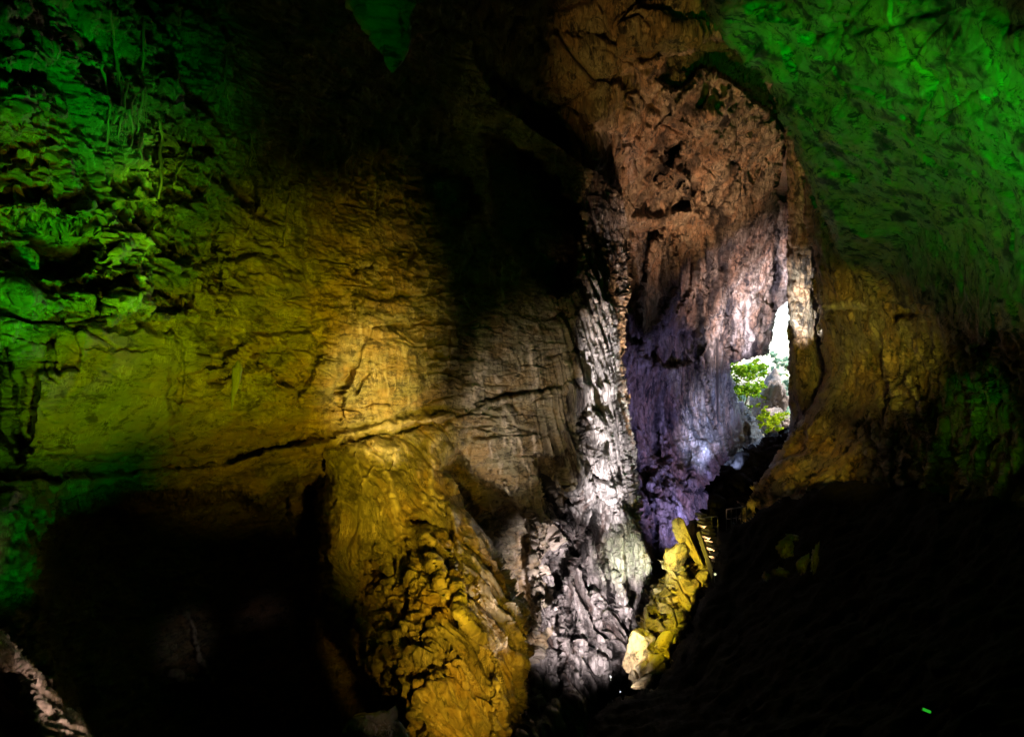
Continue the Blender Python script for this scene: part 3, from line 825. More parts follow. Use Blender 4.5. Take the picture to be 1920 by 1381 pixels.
# ================================================================== ROOF on the right
G = Mass('cave_ceiling', [(1306, -80), (1318, 10), (1345, 55), (1375, 95), (1400, 120), (1420, 140), (1450, 180), (1470, 230), (1490, 275), (1505, 330), (1530, 390), (1560, 450),
                          (1590, 500), (1650, 560), (1760, 600), (2000, 640), (2460, 660), (2460, -80)],
         [(1320, 0, 21), (1920, 0, 9.5), (1480, 240, 27), (1600, 500, 35.5), (1560, 450, 34), (1900, 500, 19), (1650, 200, 19), (1750, 400, 25), (2050, 200, 9), (1650, 560, 35), (1760, 600, 29), (1950, 630, 17.5), (2420, 0, 7), (2420, 600, 9)], 1.8, 5, 7)
G.curl([(1306, -80), (1318, 10), (1345, 55), (1375, 95), (1400, 120), (1420, 140), (1450, 180), (1470, 230), (1490, 275), (1505, 330), (1530, 390), (1560, 450)], 30, 3)
for pts, wd, h in (([(1500, 78), (1550, 62), (1600, 35)], 8, -.7), ([(1470, 95), (1490, 110), (1480, 130)], 8, -.5), ([(1690, 240), (1760, 222), (1810, 190), (1850, 150)], 4, -.4),
                   ([(1400, 12), (1450, 16), (1480, 5)], 7, -.5), ([(1600, 60), (1700, 40), (1780, 10)], 6, -.4), ([(1850, 165), (1870, 185)], 6, -.4),
                   ([(1690, 210), (1720, 225)], 5, -.3), ([(1550, 310), (1600, 330), (1640, 300)], 8, -.4), ([(1500, 40), (1420, 30)], 5, -.3)):
    G.line(pts, wd, h)
for pts, wd, c in (([(1660, 145), (1690, 160), (1720, 178)], 10, .7), ([(1540, 30), (1560, 45)], 8, .8), ([(1660, 25), (1690, 30)], 6, .8), ([(1720, 175), (1790, 150), (1850, 140)], 5, .6),
                   ([(1640, 200), (1680, 190)], 6, .6), ([(1840, 170), (1880, 165)], 6, .7), ([(1735, 490), (1760, 505)], 3, .9), ([(1850, 400), (1870, 385)], 3, .9)):
    G.line(pts, wd, .05, cal=c)


def relief_ceil(s, X, Y, Z):
    # shallow beds that dip to the lower left
    a = X * .80 + Z * .55; b = Z * .83 - X * .55
    wa = a + .8 * perlin(a * .3, Y * .3, b * .5)
    wb = b + .45 * perlin(a * .35 + 7, Y * .35, b * .6)
    r = fbm(a * .2, Y * .2, b * .3, 4) * 1.1
    f1, f2, cid = worley(wa * .32, Y * .35, wb * .95)
    r += (cid - .5) * .16 - .16 * np.exp(-((f2 - f1) / .04) ** 2) * sstep(-.1, .3, perlin(a * .3, Y * .3, b * .4 + 9))
    h1, h2, hid = worley(wa * .8, Y * .8, wb * 2.2)
    r += (hid - .5) * .05 - .05 * np.exp(-((h2 - h1) / .06) ** 2)
    r += (fbm(wa * .9, Y * .9, wb * 1.8, 5, .6)) * .20
    s.stain += 1.0 * sstep(.05, .36, fbm(a * .5, Y * .5, b * 1.2 + 20, 5, .6))
    return r


G_o = tag(G.finish(relief_ceil, M_ceil), kind='structure')

# ================================================================== RIGHT WALL
R = Mass('right_cave_wall', [(1500, 100), (1506, 345), (1510, 420), (1520, 500), (1530, 580), (1536, 640), (1545, 700), (1530, 750), (1500, 790), (1470, 830), (1440, 875),
                             (1412, 915), (1395, 945), (1380, 990), (1420, 1150), (2460, 1150), (2460, 100)],
         [(1505, 350, 41), (1530, 600, 43), (1500, 800, 43), (1410, 920, 41), (1560, 420, 38), (1650, 600, 36), (1600, 850, 36), (1750, 650, 30), (1800, 900, 26),
          (1900, 700, 20), (2050, 600, 13), (1500, 1050, 33), (1950, 1100, 14), (1550, 950, 35), (2420, 600, 9.5), (2420, 1100, 9.5)], 1.8, 5, 9)
R.curl([(1500, 300), (1506, 345), (1510, 420), (1520, 500), (1530, 580), (1536, 640), (1545, 700), (1530, 750), (1500, 790), (1470, 830), (1440, 875), (1412, 915), (1395, 945)], 26, 4)
for poly, h in (([(1678, 598), (1685, 576), (1720, 568), (1762, 562), (1740, 578), (1705, 592), (1682, 604)], -2.0),
                ([(1490, 810), (1510, 800), (1512, 815), (1500, 850), (1470, 860)], -1.8),
                ([(1630, 640), (1650, 660), (1668, 700), (1660, 720), (1640, 690)], -1.5),
                ([(1700, 650), (1750, 660), (1800, 700), (1850, 640), (1870, 560), (2000, 560), (2000, 1100), (1750, 1000), (1740, 760), (1700, 690)], -1.0),
                ([(1640, 830), (1680, 850), (1690, 920), (1630, 900)], -1.3),
                ([(1590, 860), (1640, 850), (1640, 960), (1560, 1000)], -1.0),
                ([(1620, 560), (1500, 620), (1540, 600)], .4)):
    R.patch(poly, h, 6)
R.stepl([(1530, 578), (1570, 574), (1610, 572), (1640, 580)], 4, -.9, 60)
R.stepl([(1640, 630), (1660, 700), (1668, 800), (1650, 880), (1600, 930)], 6, -1.2, 80)
R.line([(1535, 573), (1580, 570), (1615, 572), (1632, 582)], 5, .25, cal=.9)
for i in range(26):
    r = random.Random(700 + i)
    x = r.uniform(1540, 1680); y = r.uniform(480, 620)
    if i > 12: x, y = r.uniform(1480, 1640), r.uniform(780, 900)
    R.bump(x, y, r.uniform(3, 7), r.uniform(2, 4), -1.2)
for i in range(30):
    r = random.Random(800 + i)
    x = r.uniform(1620, 1850); y = r.uniform(640, 960)
    R.line([(x, y), (x + r.uniform(-10, 18), y + r.uniform(20, 50)), (x + r.uniform(-5, 34), y + r.uniform(60, 110))], r.uniform(3, 6), r.uniform(.4, .9), cal=.3)
R.line([(1600, 965), (1580, 1000), (1560, 1030), (1545, 1060)], 3, .4, cal=.8)


def relief_right(s, X, Y, Z):
    U, V = s.U, s.V
    t = X * .6 - Y * .8; n = X * .8 + Y * .6
    wt = t + .7 * perlin(t * .4, n * .4, Z * .4); wz = Z + .7 * perlin(t * .4 + 5, n * .4, Z * .4)
    low = np.clip(sstep(1600, 1690, U) * sstep(600, 680, V) + sstep(860, 920, V), 0, 1)
    r = fbm(t * .25, n * .25, Z * .25, 4) * 1.0
    f1, f2, cid = worley(wt * .8, n * .8, wz * .45)
    r += (.15 + .85 * low) * ((cid - .5) * .7 - .5 * np.exp(-((f2 - f1) / .08) ** 2))
    h1, h2, hid = worley(wt * 1.6, n * 1.6, wz * 1.3)
    r += (.3 + .7 * low) * (-.22 * np.exp(-((h2 - h1) / .08) ** 2))
    r += (fbm(wt * .9, n * .9, wz * .6, 5, .6)) * (.4 + .6 * low)
    r += fbm(t * 3, n * 3, Z * 3, 3, .6) * .08
    s.stain += .7 * sstep(.15, .45, fbm(t * .7, n * .7, Z * .5 + 20, 5, .6))
    return r


R_o = tag(R.finish(relief_right, M_right), kind='structure')

# ------------------------------------------------------------------ the jamb pillar left of it
J = Mass('rock_pillar', [(1468, 215), (1474, 300), (1476, 420), (1474, 500), (1476, 600), (1478, 700), (1480, 790), (1476, 830), (1560, 830), (1560, 700), (1540, 500), (1520, 215)],
         [(1474, 300, 45.5), (1474, 600, 46.5), (1474, 800, 47), (1545, 300, 46), (1545, 600, 48.5), (1545, 800, 47)], 1.7, 2.5, 11)
J.curl([(1468, 215), (1474, 300), (1476, 420), (1474, 500), (1476, 600), (1478, 700), (1480, 790), (1476, 830)], 42, 5)
J.patch([(1502, 330), (1512, 340), (1524, 470), (1532, 600), (1536, 680), (1560, 680), (1560, 330)], -2.5, 5)


def relief_jamb(s, X, Y, Z):
    r = fbm(X * .4, Y * .4, Z * .2, 4) * .7 + (fbm(X * 1.5, Y * 1.5, Z * .3, 4, .6, True) - .3) * .22
    s.stain += .8 * sstep(.1, .4, fbm(X * .8, Y * .8, Z * .4 + 11, 4, .6))
    return r


J_o = tag(J.finish(relief_jamb, M_right), 'tall narrow rock pillar forming the right edge of the cave mouth', 'rock pillar')

# ================================================================== FLOOR: dark slope below the mouth and in the foreground
SL = Mass('rubble_slope', [(1500, 770), (1478, 795), (1462, 808), (1440, 812), (1420, 822), (1400, 838), (1385, 846), (1370, 858), (1352, 872), (1344, 890), (1332, 905), (1325, 930),
                           (1316, 962), (1296, 990), (1260, 1100), (1230, 1200), (1400, 1200), (1560, 900), (1540, 780)],
          [(1478, 795, 58), (1400, 838, 55), (1345, 890, 50), (1320, 960, 45), (1296, 1000, 44), (1450, 950, 45), (1500, 850, 50), (1350, 1150, 38), (1240, 1200, 42)], 2.2, 7, 13)
SL.curl([(1500, 770), (1478, 795), (1462, 808), (1440, 812), (1420, 822), (1400, 838), (1385, 846), (1370, 858), (1352, 872), (1344, 890), (1332, 905), (1325, 930),
         (1316, 962), (1296, 990)], 20, 4)


def relief_slope(s, X, Y, Z):
    f1, f2, cid = worley(X * .9, Y * .5, Z * .9)
    return (cid - .5) * .8 - .4 * np.exp(-((f2 - f1) / .1) ** 2) + fbm(X * .8, Y * .8, Z * .8, 5) * .8


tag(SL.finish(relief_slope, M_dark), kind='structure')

F = Mass('cave_floor', [(1346, 1000), (1338, 1050), (1332, 1092), (1302, 1140), (1288, 1180), (1268, 1215), (1246, 1258), (1228, 1286), (1194, 1296), (1168, 1300), (1134, 1320),
                        (1108, 1345), (1096, 1381), (1090, 1480), (2460, 1480), (2460, 990), (2100, 960), (1900, 940), (1800, 935), (1720, 915), (1640, 900), (1590, 900), (1545, 905), (1500, 925),
                        (1440, 950), (1405, 962), (1380, 975)],
         [(1346, 1000, 33), (1330, 1092, 31), (1288, 1180, 29), (1230, 1286, 27), (1170, 1300, 26), (1096, 1381, 23), (1400, 962, 32), (1500, 925, 30), (1640, 900, 27),
          (1900, 940, 15), (1500, 1150, 22), (1500, 1381, 12), (1900, 1381, 6.5), (1250, 1381, 18), (1750, 1150, 14), (2420, 1381, 4.6), (2420, 1000, 8)], 2.6, 6, 15)
F.curl([(1346, 1000), (1338, 1050), (1332, 1092), (1302, 1140), (1288, 1180), (1268, 1215), (1246, 1258), (1228, 1286), (1194, 1296), (1168, 1300), (1134, 1320),
        (1108, 1345), (1096, 1381), (1090, 1480)], 24, 3)
F.curl([(2100, 960), (1900, 940), (1800, 935), (1720, 915), (1640, 900), (1590, 900), (1545, 905), (1500, 925), (1440, 950), (1405, 962), (1380, 975), (1346, 1000)], 24, 2.5)


def relief_floor(s, X, Y, Z):
    f1, f2, cid = worley(X * 1.2, Y * .7, Z * 1.2)
    return (cid - .5) * .2 + fbm(X * .8, Y * .8, Z * .8, 5) * .8


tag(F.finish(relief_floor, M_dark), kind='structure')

# near outcrop bottom left, lit along its crest
O = Mass('rock_outcrop', [(-80, 1170), (5, 1188), (30, 1208), (60, 1240), (90, 1275), (120, 1320), (150, 1345), (175, 1381), (215, 1480), (-80, 1480)],
         [(-80, 1200, 8.6), (30, 1208, 10), (120, 1320, 10), (200, 1450, 9), (-60, 1450, 7), (50, 1381, 8.5)], 1.8, 5, 17)
O.curl([(-80, 1170), (5, 1188), (30, 1208), (60, 1240), (90, 1275), (120, 1320), (150, 1345), (175, 1381), (215, 1480)], 18, 1.6)
for i in range(26):
    r = random.Random(40 + i)
    q = r.random()
    x0 = 18 + q * 95 + r.uniform(-6, 6); y0 = 1200 + q * 120 + r.uniform(0, 26)
    O.line([(x0, y0), (x0 + r.uniform(6, 16), y0 + 34), (x0 + r.uniform(14, 34), y0 + r.uniform(50, 90))], r.uniform(2, 4), r.uniform(.02, .06), cal=r.uniform(.5, 1.0))
O.patch([(-90, 1230), (40, 1260), (70, 1400), (60, 1500), (-90, 1500)], -1.2, 14)


def relief_out(s, X, Y, Z):
    a = X * .5 - Z * .8; b = X * .8 + Z * .5
    r = fbm(a * .6, Y * .6, b * 1.8, 5) * .35 + (fbm(a * .7, Y * .5, b * 6, 4, .6, True) - .3) * .22
    s.stain += .6 * sstep(.1, .4, fbm(a * 1.5, Y, b * 3 + 9, 4))
    return r


tag(O.finish(relief_out, M_butt), 'streaky pale crested rock outcrop in the bottom left corner', 'rock outcrop')

# ================================================================== generic mesh helpers
def mesh_obj(name, verts, faces, mat, parent=None, smooth=False):
    me = bpy.data.meshes.new(name)
    me.from_pydata([tuple(v) for v in verts], [], [tuple(f) for f in faces])
    me.update()
    if smooth:
        me.polygons.foreach_set('use_smooth', [True] * len(me.polygons))
    me.materials.append(mat)
    o = bpy.data.objects.new(name, me)
    COL.objects.link(o)
    if parent: o.parent = parent
    return o


def empty(name, loc):
    o = bpy.data.objects.new(name, None)
    o.empty_display_size = 0.2
    o.location = loc
    COL.objects.link(o)
    return o


def tube(pts, rads, seg=8):
    V, Fc = [], []
    n = len(pts)
    up = Vector((0.3, 0.1, 1)).normalized()
    for i, p in enumerate(pts):
        p = Vector(p)
        d = (Vector(pts[min(i + 1, n - 1)]) - Vector(pts[max(i - 1, 0)])).normalized()
        a = d.cross(up if abs(d.dot(up)) < .95 else Vector((1, 0, 0))).normalized()
        b = d.cross(a)
        for k in range(seg):
            t = 2 * math.pi * k / seg
            V.append(p + (a * math.cos(t) + b * math.sin(t)) * rads[i])
    for i in range(n - 1):
        for k in range(seg):
            Fc.append((i * seg + k, i * seg + (k + 1) % seg, (i + 1) * seg + (k + 1) % seg, (i + 1) * seg + k))
    Fc.append(tuple(range(seg))[::-1]); Fc.append(tuple(range((n - 1) * seg, n * seg)))
    return V, Fc


def join(*vf):
    V, Fc = [], []
    for v, f in vf:
        o = len(V); V += list(v); Fc += [tuple(i + o for i in q) for q in f]
    return V, Fc


def box(c, s, rz=0.0, ry=0.0):
    M = Matrix.Rotation(rz, 4, 'Z') @ Matrix.Rotation(ry, 4, 'Y')
    V = [Vector(c) + M @ Vector((x * s[0] / 2, y * s[1] / 2, z * s[2] / 2)) for x in (-1, 1) for y in (-1, 1) for z in (-1, 1)]
    return V, [(0, 1, 3, 2), (4, 6, 7, 5), (0, 4, 5, 1), (2, 3, 7, 6), (0, 2, 6, 4), (1, 5, 7, 3)]


def simple_mat(name, col, rough=.6, metal=0.0, emit=None, es=0.0):
    m = bpy.data.materials.new(name); m.use_nodes = True
    N, L = m.node_tree.nodes, m.node_tree.links
    b = N['Principled BSDF']
    nz = N.new('ShaderNodeTexNoise'); nz.inputs['Scale'].default_value = 6; nz.inputs['Detail'].default_value = 5
    tc = N.new('ShaderNodeTexCoord'); L.new(tc.outputs['Object'], nz.inputs['Vector'])
    mx = N.new('ShaderNodeMix'); mx.data_type = 'RGBA'
    mx.inputs[6].default_value = (*[c * .75 for c in col], 1); mx.inputs[7].default_value = (*[min(1, c * 1.2) for c in col], 1)
    L.new(nz.outputs['Fac'], mx.inputs['Factor']); L.new(mx.outputs[2], b.inputs['Base Color'])
    b.inputs['Roughness'].default_value = rough; b.inputs['Metallic'].default_value = metal
    if emit:
        b.inputs['Emission Color'].default_value = (*emit, 1); b.inputs['Emission Strength'].default_value = es
    return m


# ================================================================== boulders
def boulder(name, px, py, d, rx, ry, rz, rot, seed, label, cat='boulder', group=None, mat=None, facets=16, rough=.07, sub=5):
    import bmesh
    bm = bmesh.new()
    bmesh.ops.create_icosphere(bm, subdivisions=sub, radius=1.0)
    co = np.array([v.co[:] for v in bm.verts])
    rg = np.random.RandomState(seed)
    nn = rg.normal(size=(facets, 3)); nn /= np.linalg.norm(nn, axis=1, keepdims=True)
    dd = rg.uniform(.62, 1.0, facets)
    r = np.full(len(co), 1.25)
    for i in range(facets):
        c = co @ nn[i]
        r = np.where(c > .05, np.minimum(r, dd[i] / np.maximum(c, .05)), r)
    P = co * r[:, None]
    k = seed * 3.1
    q = P + k
    f1, f2, cid = worley(q[:, 0] * 1.6, q[:, 1] * 1.6, q[:, 2] * 2.2)
    r2 = 1 + rough * 1.6 * (cid - .5) - rough * .9 * np.exp(-((f2 - f1) / .1) ** 2) + rough * 2.2 * fbm(q[:, 0] * 1.3, q[:, 1] * 1.3, q[:, 2] * 1.3, 5)
    P *= r2[:, None]
    P *= np.array([rx, rz, ry]) / F0 * d
    a = math.radians(rot)
    x = P[:, 0] * math.cos(a) + P[:, 2] * math.sin(a); z = -P[:, 0] * math.sin(a) + P[:, 2] * math.cos(a)
    P[:, 0] = x; P[:, 2] = z
    for v, p in zip(bm.verts, P): v.co = p
    me = bpy.data.meshes.new(name); bm.to_mesh(me); bm.free()
    me.polygons.foreach_set('use_smooth', [True] * len(me.polygons))
    me.materials.append(mat or M_boul)
    o = bpy.data.objects.new(name, me); o.location = at(px, py, d)
    COL.objects.link(o)
    return tag(o, label, cat, group)


LG = Mass('rock_ledge', [(1284, 985), (1296, 968), (1310, 975), (1326, 1005), (1340, 1050), (1334, 1085), (1330, 1104), (1310, 1112), (1302, 1140), (1290, 1150), (1290, 1168),
                         (1264, 1202), (1248, 1255), (1228, 1280), (1196, 1294), (1184, 1287), (1173, 1262), (1168, 1240), (1178, 1205), (1196, 1180), (1202, 1150), (1213, 1120),
                         (1238, 1095), (1246, 1068), (1248, 1030), (1260, 1012), (1276, 1010)],
          [(1296, 968, 39.5), (1340, 1050, 37.5), (1250, 1030, 39), (1290, 1100, 36.5), (1215, 1120, 37), (1290, 1168, 34), (1180, 1205, 34.6), (1245, 1230, 31.8), (1180, 1280, 32), (1225, 1285, 30.4)], .8, 5, 31)
LG.curl(LG.poly + LG.poly[:1], 14, 2.0)
for poly, h in (([(1284, 1040), (1300, 1036), (1312, 1050), (1300, 1062), (1286, 1056), (1272, 1066)], -1.2), ([(1290, 1066), (1322, 1046), (1316, 1070), (1300, 1092), (1288, 1080)], -1.4),
                ([(1222, 1106), (1244, 1097), (1264, 1100), (1266, 1118), (1250, 1124), (1226, 1122)], -1.1), ([(1218, 1148), (1252, 1150), (1254, 1160), (1220, 1156)], -1.0),
                ([(1262, 1128), (1278, 1124), (1290, 1140), (1270, 1150)], -.8), ([(1200, 1178), (1240, 1186), (1262, 1182), (1258, 1192), (1226, 1194)], -.7),
                ([(1225, 1228), (1244, 1222), (1246, 1232), (1228, 1236)], -.8), ([(1308, 985), (1318, 1010), (1326, 1046), (1318, 1050), (1306, 1020)], -1.0)):
    LG.patch(poly, h, 2.5)


def relief_ledge(s, X, Y, Z):
    f1, f2, cid = worley(X * 1.1 + Z * .5, Y * .3, Z * 1.5 - X * .3)
    return (cid - .5) * .8 - .5 * np.exp(-((f2 - f1) / .07) ** 2) + fbm(X * 1.4, Y * 1.4, Z * 1.4, 5) * .2


tag(LG.finish(relief_ledge, M_boul), 'stepped ledge of bright yellow lit rock under the boulder pile', 'rock ledge')

GB = 'yellow lit boulders beside the stairway'
BR = dict(group=GB, rough=.06)
boulder('boulder', 1291, 1016, 38.6, 14, 48, 26, -30, 1, 'tall leaning slab of yellow rock, topmost of the lit pile beside the steps', facets=8, **BR)
boulder('boulder', 1264, 1050, 38.0, 17, 38, 22, 16, 2, 'smooth domed yellow rock against the purple wall, left of the leaning slab', facets=10, **BR)
boulder('boulder', 1202, 1216, 33.4, 24, 42, 24, 24, 8, 'big ochre block low in the pile with a flat left face', facets=7, **BR)
boulder('boulder', 1246, 1200, 31.6, 11, 21, 14, 34, 9, 'bright lemon yellow rock in front of the big ochre block', facets=8, **BR)
boulder('boulder', 1228, 1246, 31.0, 24, 12, 14, -40, 10, 'bright yellow rock below the lemon yellow one', facets=8, **BR)
boulder('boulder', 1204, 1279, 30.4, 22, 8, 12, -26, 11, 'small bright yellow stone at the very foot of the pile', facets=8, **BR)
GD = 'faintly lit rocks on the dark slope'
for i, (x, y, a, b, rot, lb) in enumerate(((1474, 1030, 13, 17, -20, 'dim olive rock at the upper left of the cluster on the dark slope'), (1508, 1056, 9, 20, 20, 'dim tall yellow rock in the middle of the dark slope cluster'),
        (1460, 1072, 14, 7, 12, 'dim orange tinted flat rock at the front of the dark slope cluster'), (1528, 1046, 5, 22, 10, 'narrow reddish rock at the right of the dark slope cluster'),
        (1436, 1082, 6, 9, 0, 'small faint stone leftmost in the dark slope cluster'), (1486, 1006, 11, 5, -8, 'thin faint stone on top of the dark slope cluster'))):
    boulder('boulder', x, y, 23.5 + .3 * i, a, b, 9, rot, 70 + i, lb, group=GD, sub=4, facets=7, rough=.3, mat=M_butt)
boulder('boulder', 705, 1380, 17, 66, 50, 40, 24, 41, 'dark rounded rock with pink edge light at the bottom of the black hollow', cat='boulder', mat=M_butt, rough=.12)

# ================================================================== stalactites
def stalactite(name, pts, D, label, mat, seed, cat='stalactite', seg=40):
    """pts: (x, y, half width) in photo px from the root down"""
    ys = np.array([p[1] for p in pts]); n = 90
    yy = np.linspace(ys[0], ys[-1], n)
    xx = np.interp(yy, ys, [p[0] for p in pts]); rr = np.interp(yy, ys, [p[2] for p in pts])
    V = []; 
    for i in range(n):
        c = at(xx[i], yy[i], D)
        for k in range(seg):
            a = 2 * math.pi * k / seg
            R = rr[i] / F0 * D
            V.append((c.x + R * math.cos(a), c.y + R * .7 * math.sin(a), c.z))
    V = np.array(V); q = V + seed
    rad = np.repeat(rr / F0 * D, seg)
    cx = np.repeat([at(xx[i], yy[i], D).x for i in range(n)], seg)
    f = fbm(q[:, 0] * 1.6, q[:, 1] * 1.6, q[:, 2] * .9, 5, .6) * .7 + (fbm(q[:, 0] * 3, q[:, 1] * 3, q[:, 2] * .8, 3, .6, True) - .3) * .35
    V[:, 0] = cx + (V[:, 0] - cx) * (1 + f); V[:, 1] = D + (V[:, 1] - D) * (1 + f)
    Fc = [(i * seg + k, i * seg + (k + 1) % seg, (i + 1) * seg + (k + 1) % seg, (i + 1) * seg + k) for i in range(n - 1) for k in range(seg)]
    Fc.append(tuple(range((n - 1) * seg, n * seg)))
    o = mesh_obj(name, V, Fc, mat, smooth=True)
    return tag(o, label, cat)


stalactite('stalactite', [(715, -90, 110), (714, -20, 62), (718, 20, 52), (724, 60, 38), (736, 95, 26), (738, 118, 15), (737, 137, 2)], 14,
           'broad green lit stalactite hanging into the black gap at the top', M_ceil, 3)
stalactite('stalactite', [(446, 676, 2), (445, 690, 10), (442, 710, 8), (439, 730, 5), (436, 748, 3), (434, 770, .6)], 19.6,
           'small smooth grey green blade of rock hanging on the left wall', simple_mat('pale_flowstone', (.26, .27, .25), .8), 8)

# ================================================================== stairway and handrails
M_conc = simple_mat('stair_concrete', (.22, .20, .15), .9)
M_steel = simple_mat('handrail_steel', (.035, .035, .035), .6, .0)
st = empty('stairway', at(1340, 1050, 36))
tag(st, 'flight of small rough steps lit yellow climbing beside the boulder pile', 'stairway')
a0, a1 = at(1346, 1052, 34.5), at(1314, 964, 37.5)
NST = 13
for i in range(NST):
    q = i / (NST - 1)
    p = a0.lerp(a1, q)
    v, f = box((p.x + .05 * (i % 3), p.y, p.z), (.34 + .06 * (i * 7 % 4), .6, .11 + .02 * (i % 2)), rz=.35 + .05 * (i % 3))
    o = mesh_obj('step', [x - st.location for x in v], f, M_conc, st)
    md = o.modifiers.new('edge', 'BEVEL'); md.width = .03; md.segments = 2
v, f = join(tube([a0 + Vector((-.15, -.3, -.9)), a1 + Vector((-.15, -.3, -.9))], [.16, .16], 6))
mesh_obj('stringer', [x - st.location for x in v], f, M_conc, st)


def handrail(p0, p1, n, label, h=1.0):
    e = empty('handrail', p0)
    tag(e, label, 'handrail', 'handrails along the path')
    v, f = tube([p0 + Vector((0, 0, h)) - p0, (p0 + p1) / 2 + Vector((0, 0, h * .98)) - p0, p1 + Vector((0, 0, h)) - p0], [.035] * 3)
    mesh_obj('rail', v, f, M_steel, e)
    v, f = tube([Vector((0, 0, h * .5)), p1 - p0 + Vector((0, 0, h * .5))], [.022] * 2)
    mesh_obj('rail', v, f, M_steel, e)
    for i in range(n):
        b = (p1 - p0) * (i / (n - 1))
        v, f = tube([b + Vector((0, 0, -.2)), b + Vector((0, 0, h))], [.028] * 2)
        mesh_obj('post', v, f, M_steel, e)
    return e


handrail(at(1312, 1003, 39), at(1346, 1005, 38), 4, 'short steel handrail at the head of the steps above the boulder pile')
handrail(at(1362, 991, 36), at(1400, 986, 35), 5, 'steel handrail catching grey light under the amber rock wall', h=.95)

# small lamps
M_house = simple_mat('lamp_housing', (.05, .05, .05), .5, .5)


def lamp(px, py, d, r, col, es, label, cat='lamp', name='path_lamp', ang=0.0, ln=0.0):
    c = at(px, py, d)
    e = empty(name, c)
    tag(e, label, cat)
    R = r / F0 * d
    g = simple_mat('lamp_glow', col, .4, 0, col, es)
    if ln:
        L_ = ln / F0 * d
        dv = Vector((math.cos(ang), 0, -math.sin(ang))) * L_
        v, f = tube([-dv, -dv * .95, dv * .95, dv], [R * .6, R, R, R * .6], 10)
        mesh_obj('light_strip', v, f, g, e)
        v, f = tube([-dv * 1.12 + Vector((0, R * .8, -R * .3)), dv * 1.12 + Vector((0, R * .8, -R * .3))], [R * 1.25] * 2, 8)
        mesh_obj('housing', v, f, M_house, e)
    else:
        v, f = tube([Vector((0, R * 1.2, 0)), Vector((0, 0, 0)), Vector((0, -R * .5, 0))], [R, R, R * .5], 12)
        mesh_obj('lens', v, f, g, e)
        v, f = tube([Vector((0, R * 3.4, 0)), Vector((0, R * .7, 0)), Vector((0, R * .05, 0))], [R * .7, R * 1.3, R * 1.35], 12)
        mesh_obj('housing', v, f, M_house, e)
        v, f = tube([Vector((0, R * 2, -R * 7)), Vector((0, R * 2, 0))], [R * .3] * 2, 8)
        mesh_obj('stake', v, f, M_house, e)
    return e


lamp(1145, 1268, 30, 1.1, (.85, .95, 1), .25, 'tiny white lamp in front of the pale ridge, left of the ochre block')
lamp(1163, 1296, 26, 1.4, (.85, .95, 1), .25, 'tiny white lamp on the edge of the black floor below the ochre block')
lamp(1737, 1331, 7.6, 2.6, (.02, .42, .02), .2, 'short green glowing strip lying on the black floor at the bottom right', name='light_strip', cat='strip light', ang=math.radians(22), ln=8)
lamp(1341, 1076, 30.5, 2.4, (1, 1, .6), .2, 'pale yellow lamp glowing on the slope right of the boulder pile')

# ================================================================== roots hanging down the upper left wall
M_root = simple_mat('pale_root', (.50, .40, .24), .8)
co_all = np.empty(len(A_o.data.vertices) * 3, np.float32)
A_o.data.vertices.foreach_get('co', co_all)
co_all = co_all.reshape(-1, 3)
pxa = co_all[:, 0] / co_all[:, 1] * F0 + CX; pya = CY - co_all[:, 2] / co_all[:, 1] * F0


def wall_depth(x, y, r=5):
    m = (np.abs(pxa - x) < r) & (np.abs(pya - y) < r)
    return float(co_all[m, 1].min()) if m.any() else 18.0


root_px = [[(205, 20), (213, 70), (217, 110), (224, 150), (230, 175), (222, 210), (212, 240)], [(268, 40), (270, 90), (266, 140), (272, 170), (262, 215), (256, 260)],
           [(190, 120), (198, 160), (206, 200), (204, 250), (198, 300)], [(240, 150), (234, 190), (226, 230), (218, 270)], [(300, 225), (304, 260), (300, 300), (302, 340), (296, 385)],
           [(265, 250), (262, 285), (270, 315)], [(250, 180), (244, 215), (250, 250), (240, 290)], [(425, 100), (424, 150), (430, 190), (428, 220), (438, 250)],
           [(345, 275), (348, 300), (332, 330), (326, 350)], [(396, 330), (388, 355), (380, 372)], [(330, 120), (334, 150), (330, 170)], [(470, 250), (474, 290), (468, 320)],
           [(515, 330), (512, 360), (520, 400)], [(545, 365), (538, 400), (536, 440), (530, 470)], [(560, 230), (566, 270), (560, 300)], [(610, 250), (606, 290), (612, 330)]]
rlab = ['longest pale root at the top of the green wall, kinked to the left', 'thin straight root right of the longest one', 'root hanging left of the longest root',
        'short root between the two longest ones', 'thick pinkish root above the dark crack', 'short stub of root left of the thick pinkish root', 'wavy root in the middle of the tangle',
        'thin root in the dim olive part, right of the tangle', 'short slanting root right of the thick pinkish root', 'short pale root by the round black hollow',
        'small root beside the round green knobs', 'faint root at the edge of the black roof gap', 'faint root above the orange patch', 'pale root down the orange patch',
        'faint root in the dark, upper of the far pair', 'faintest root furthest right in the dark']
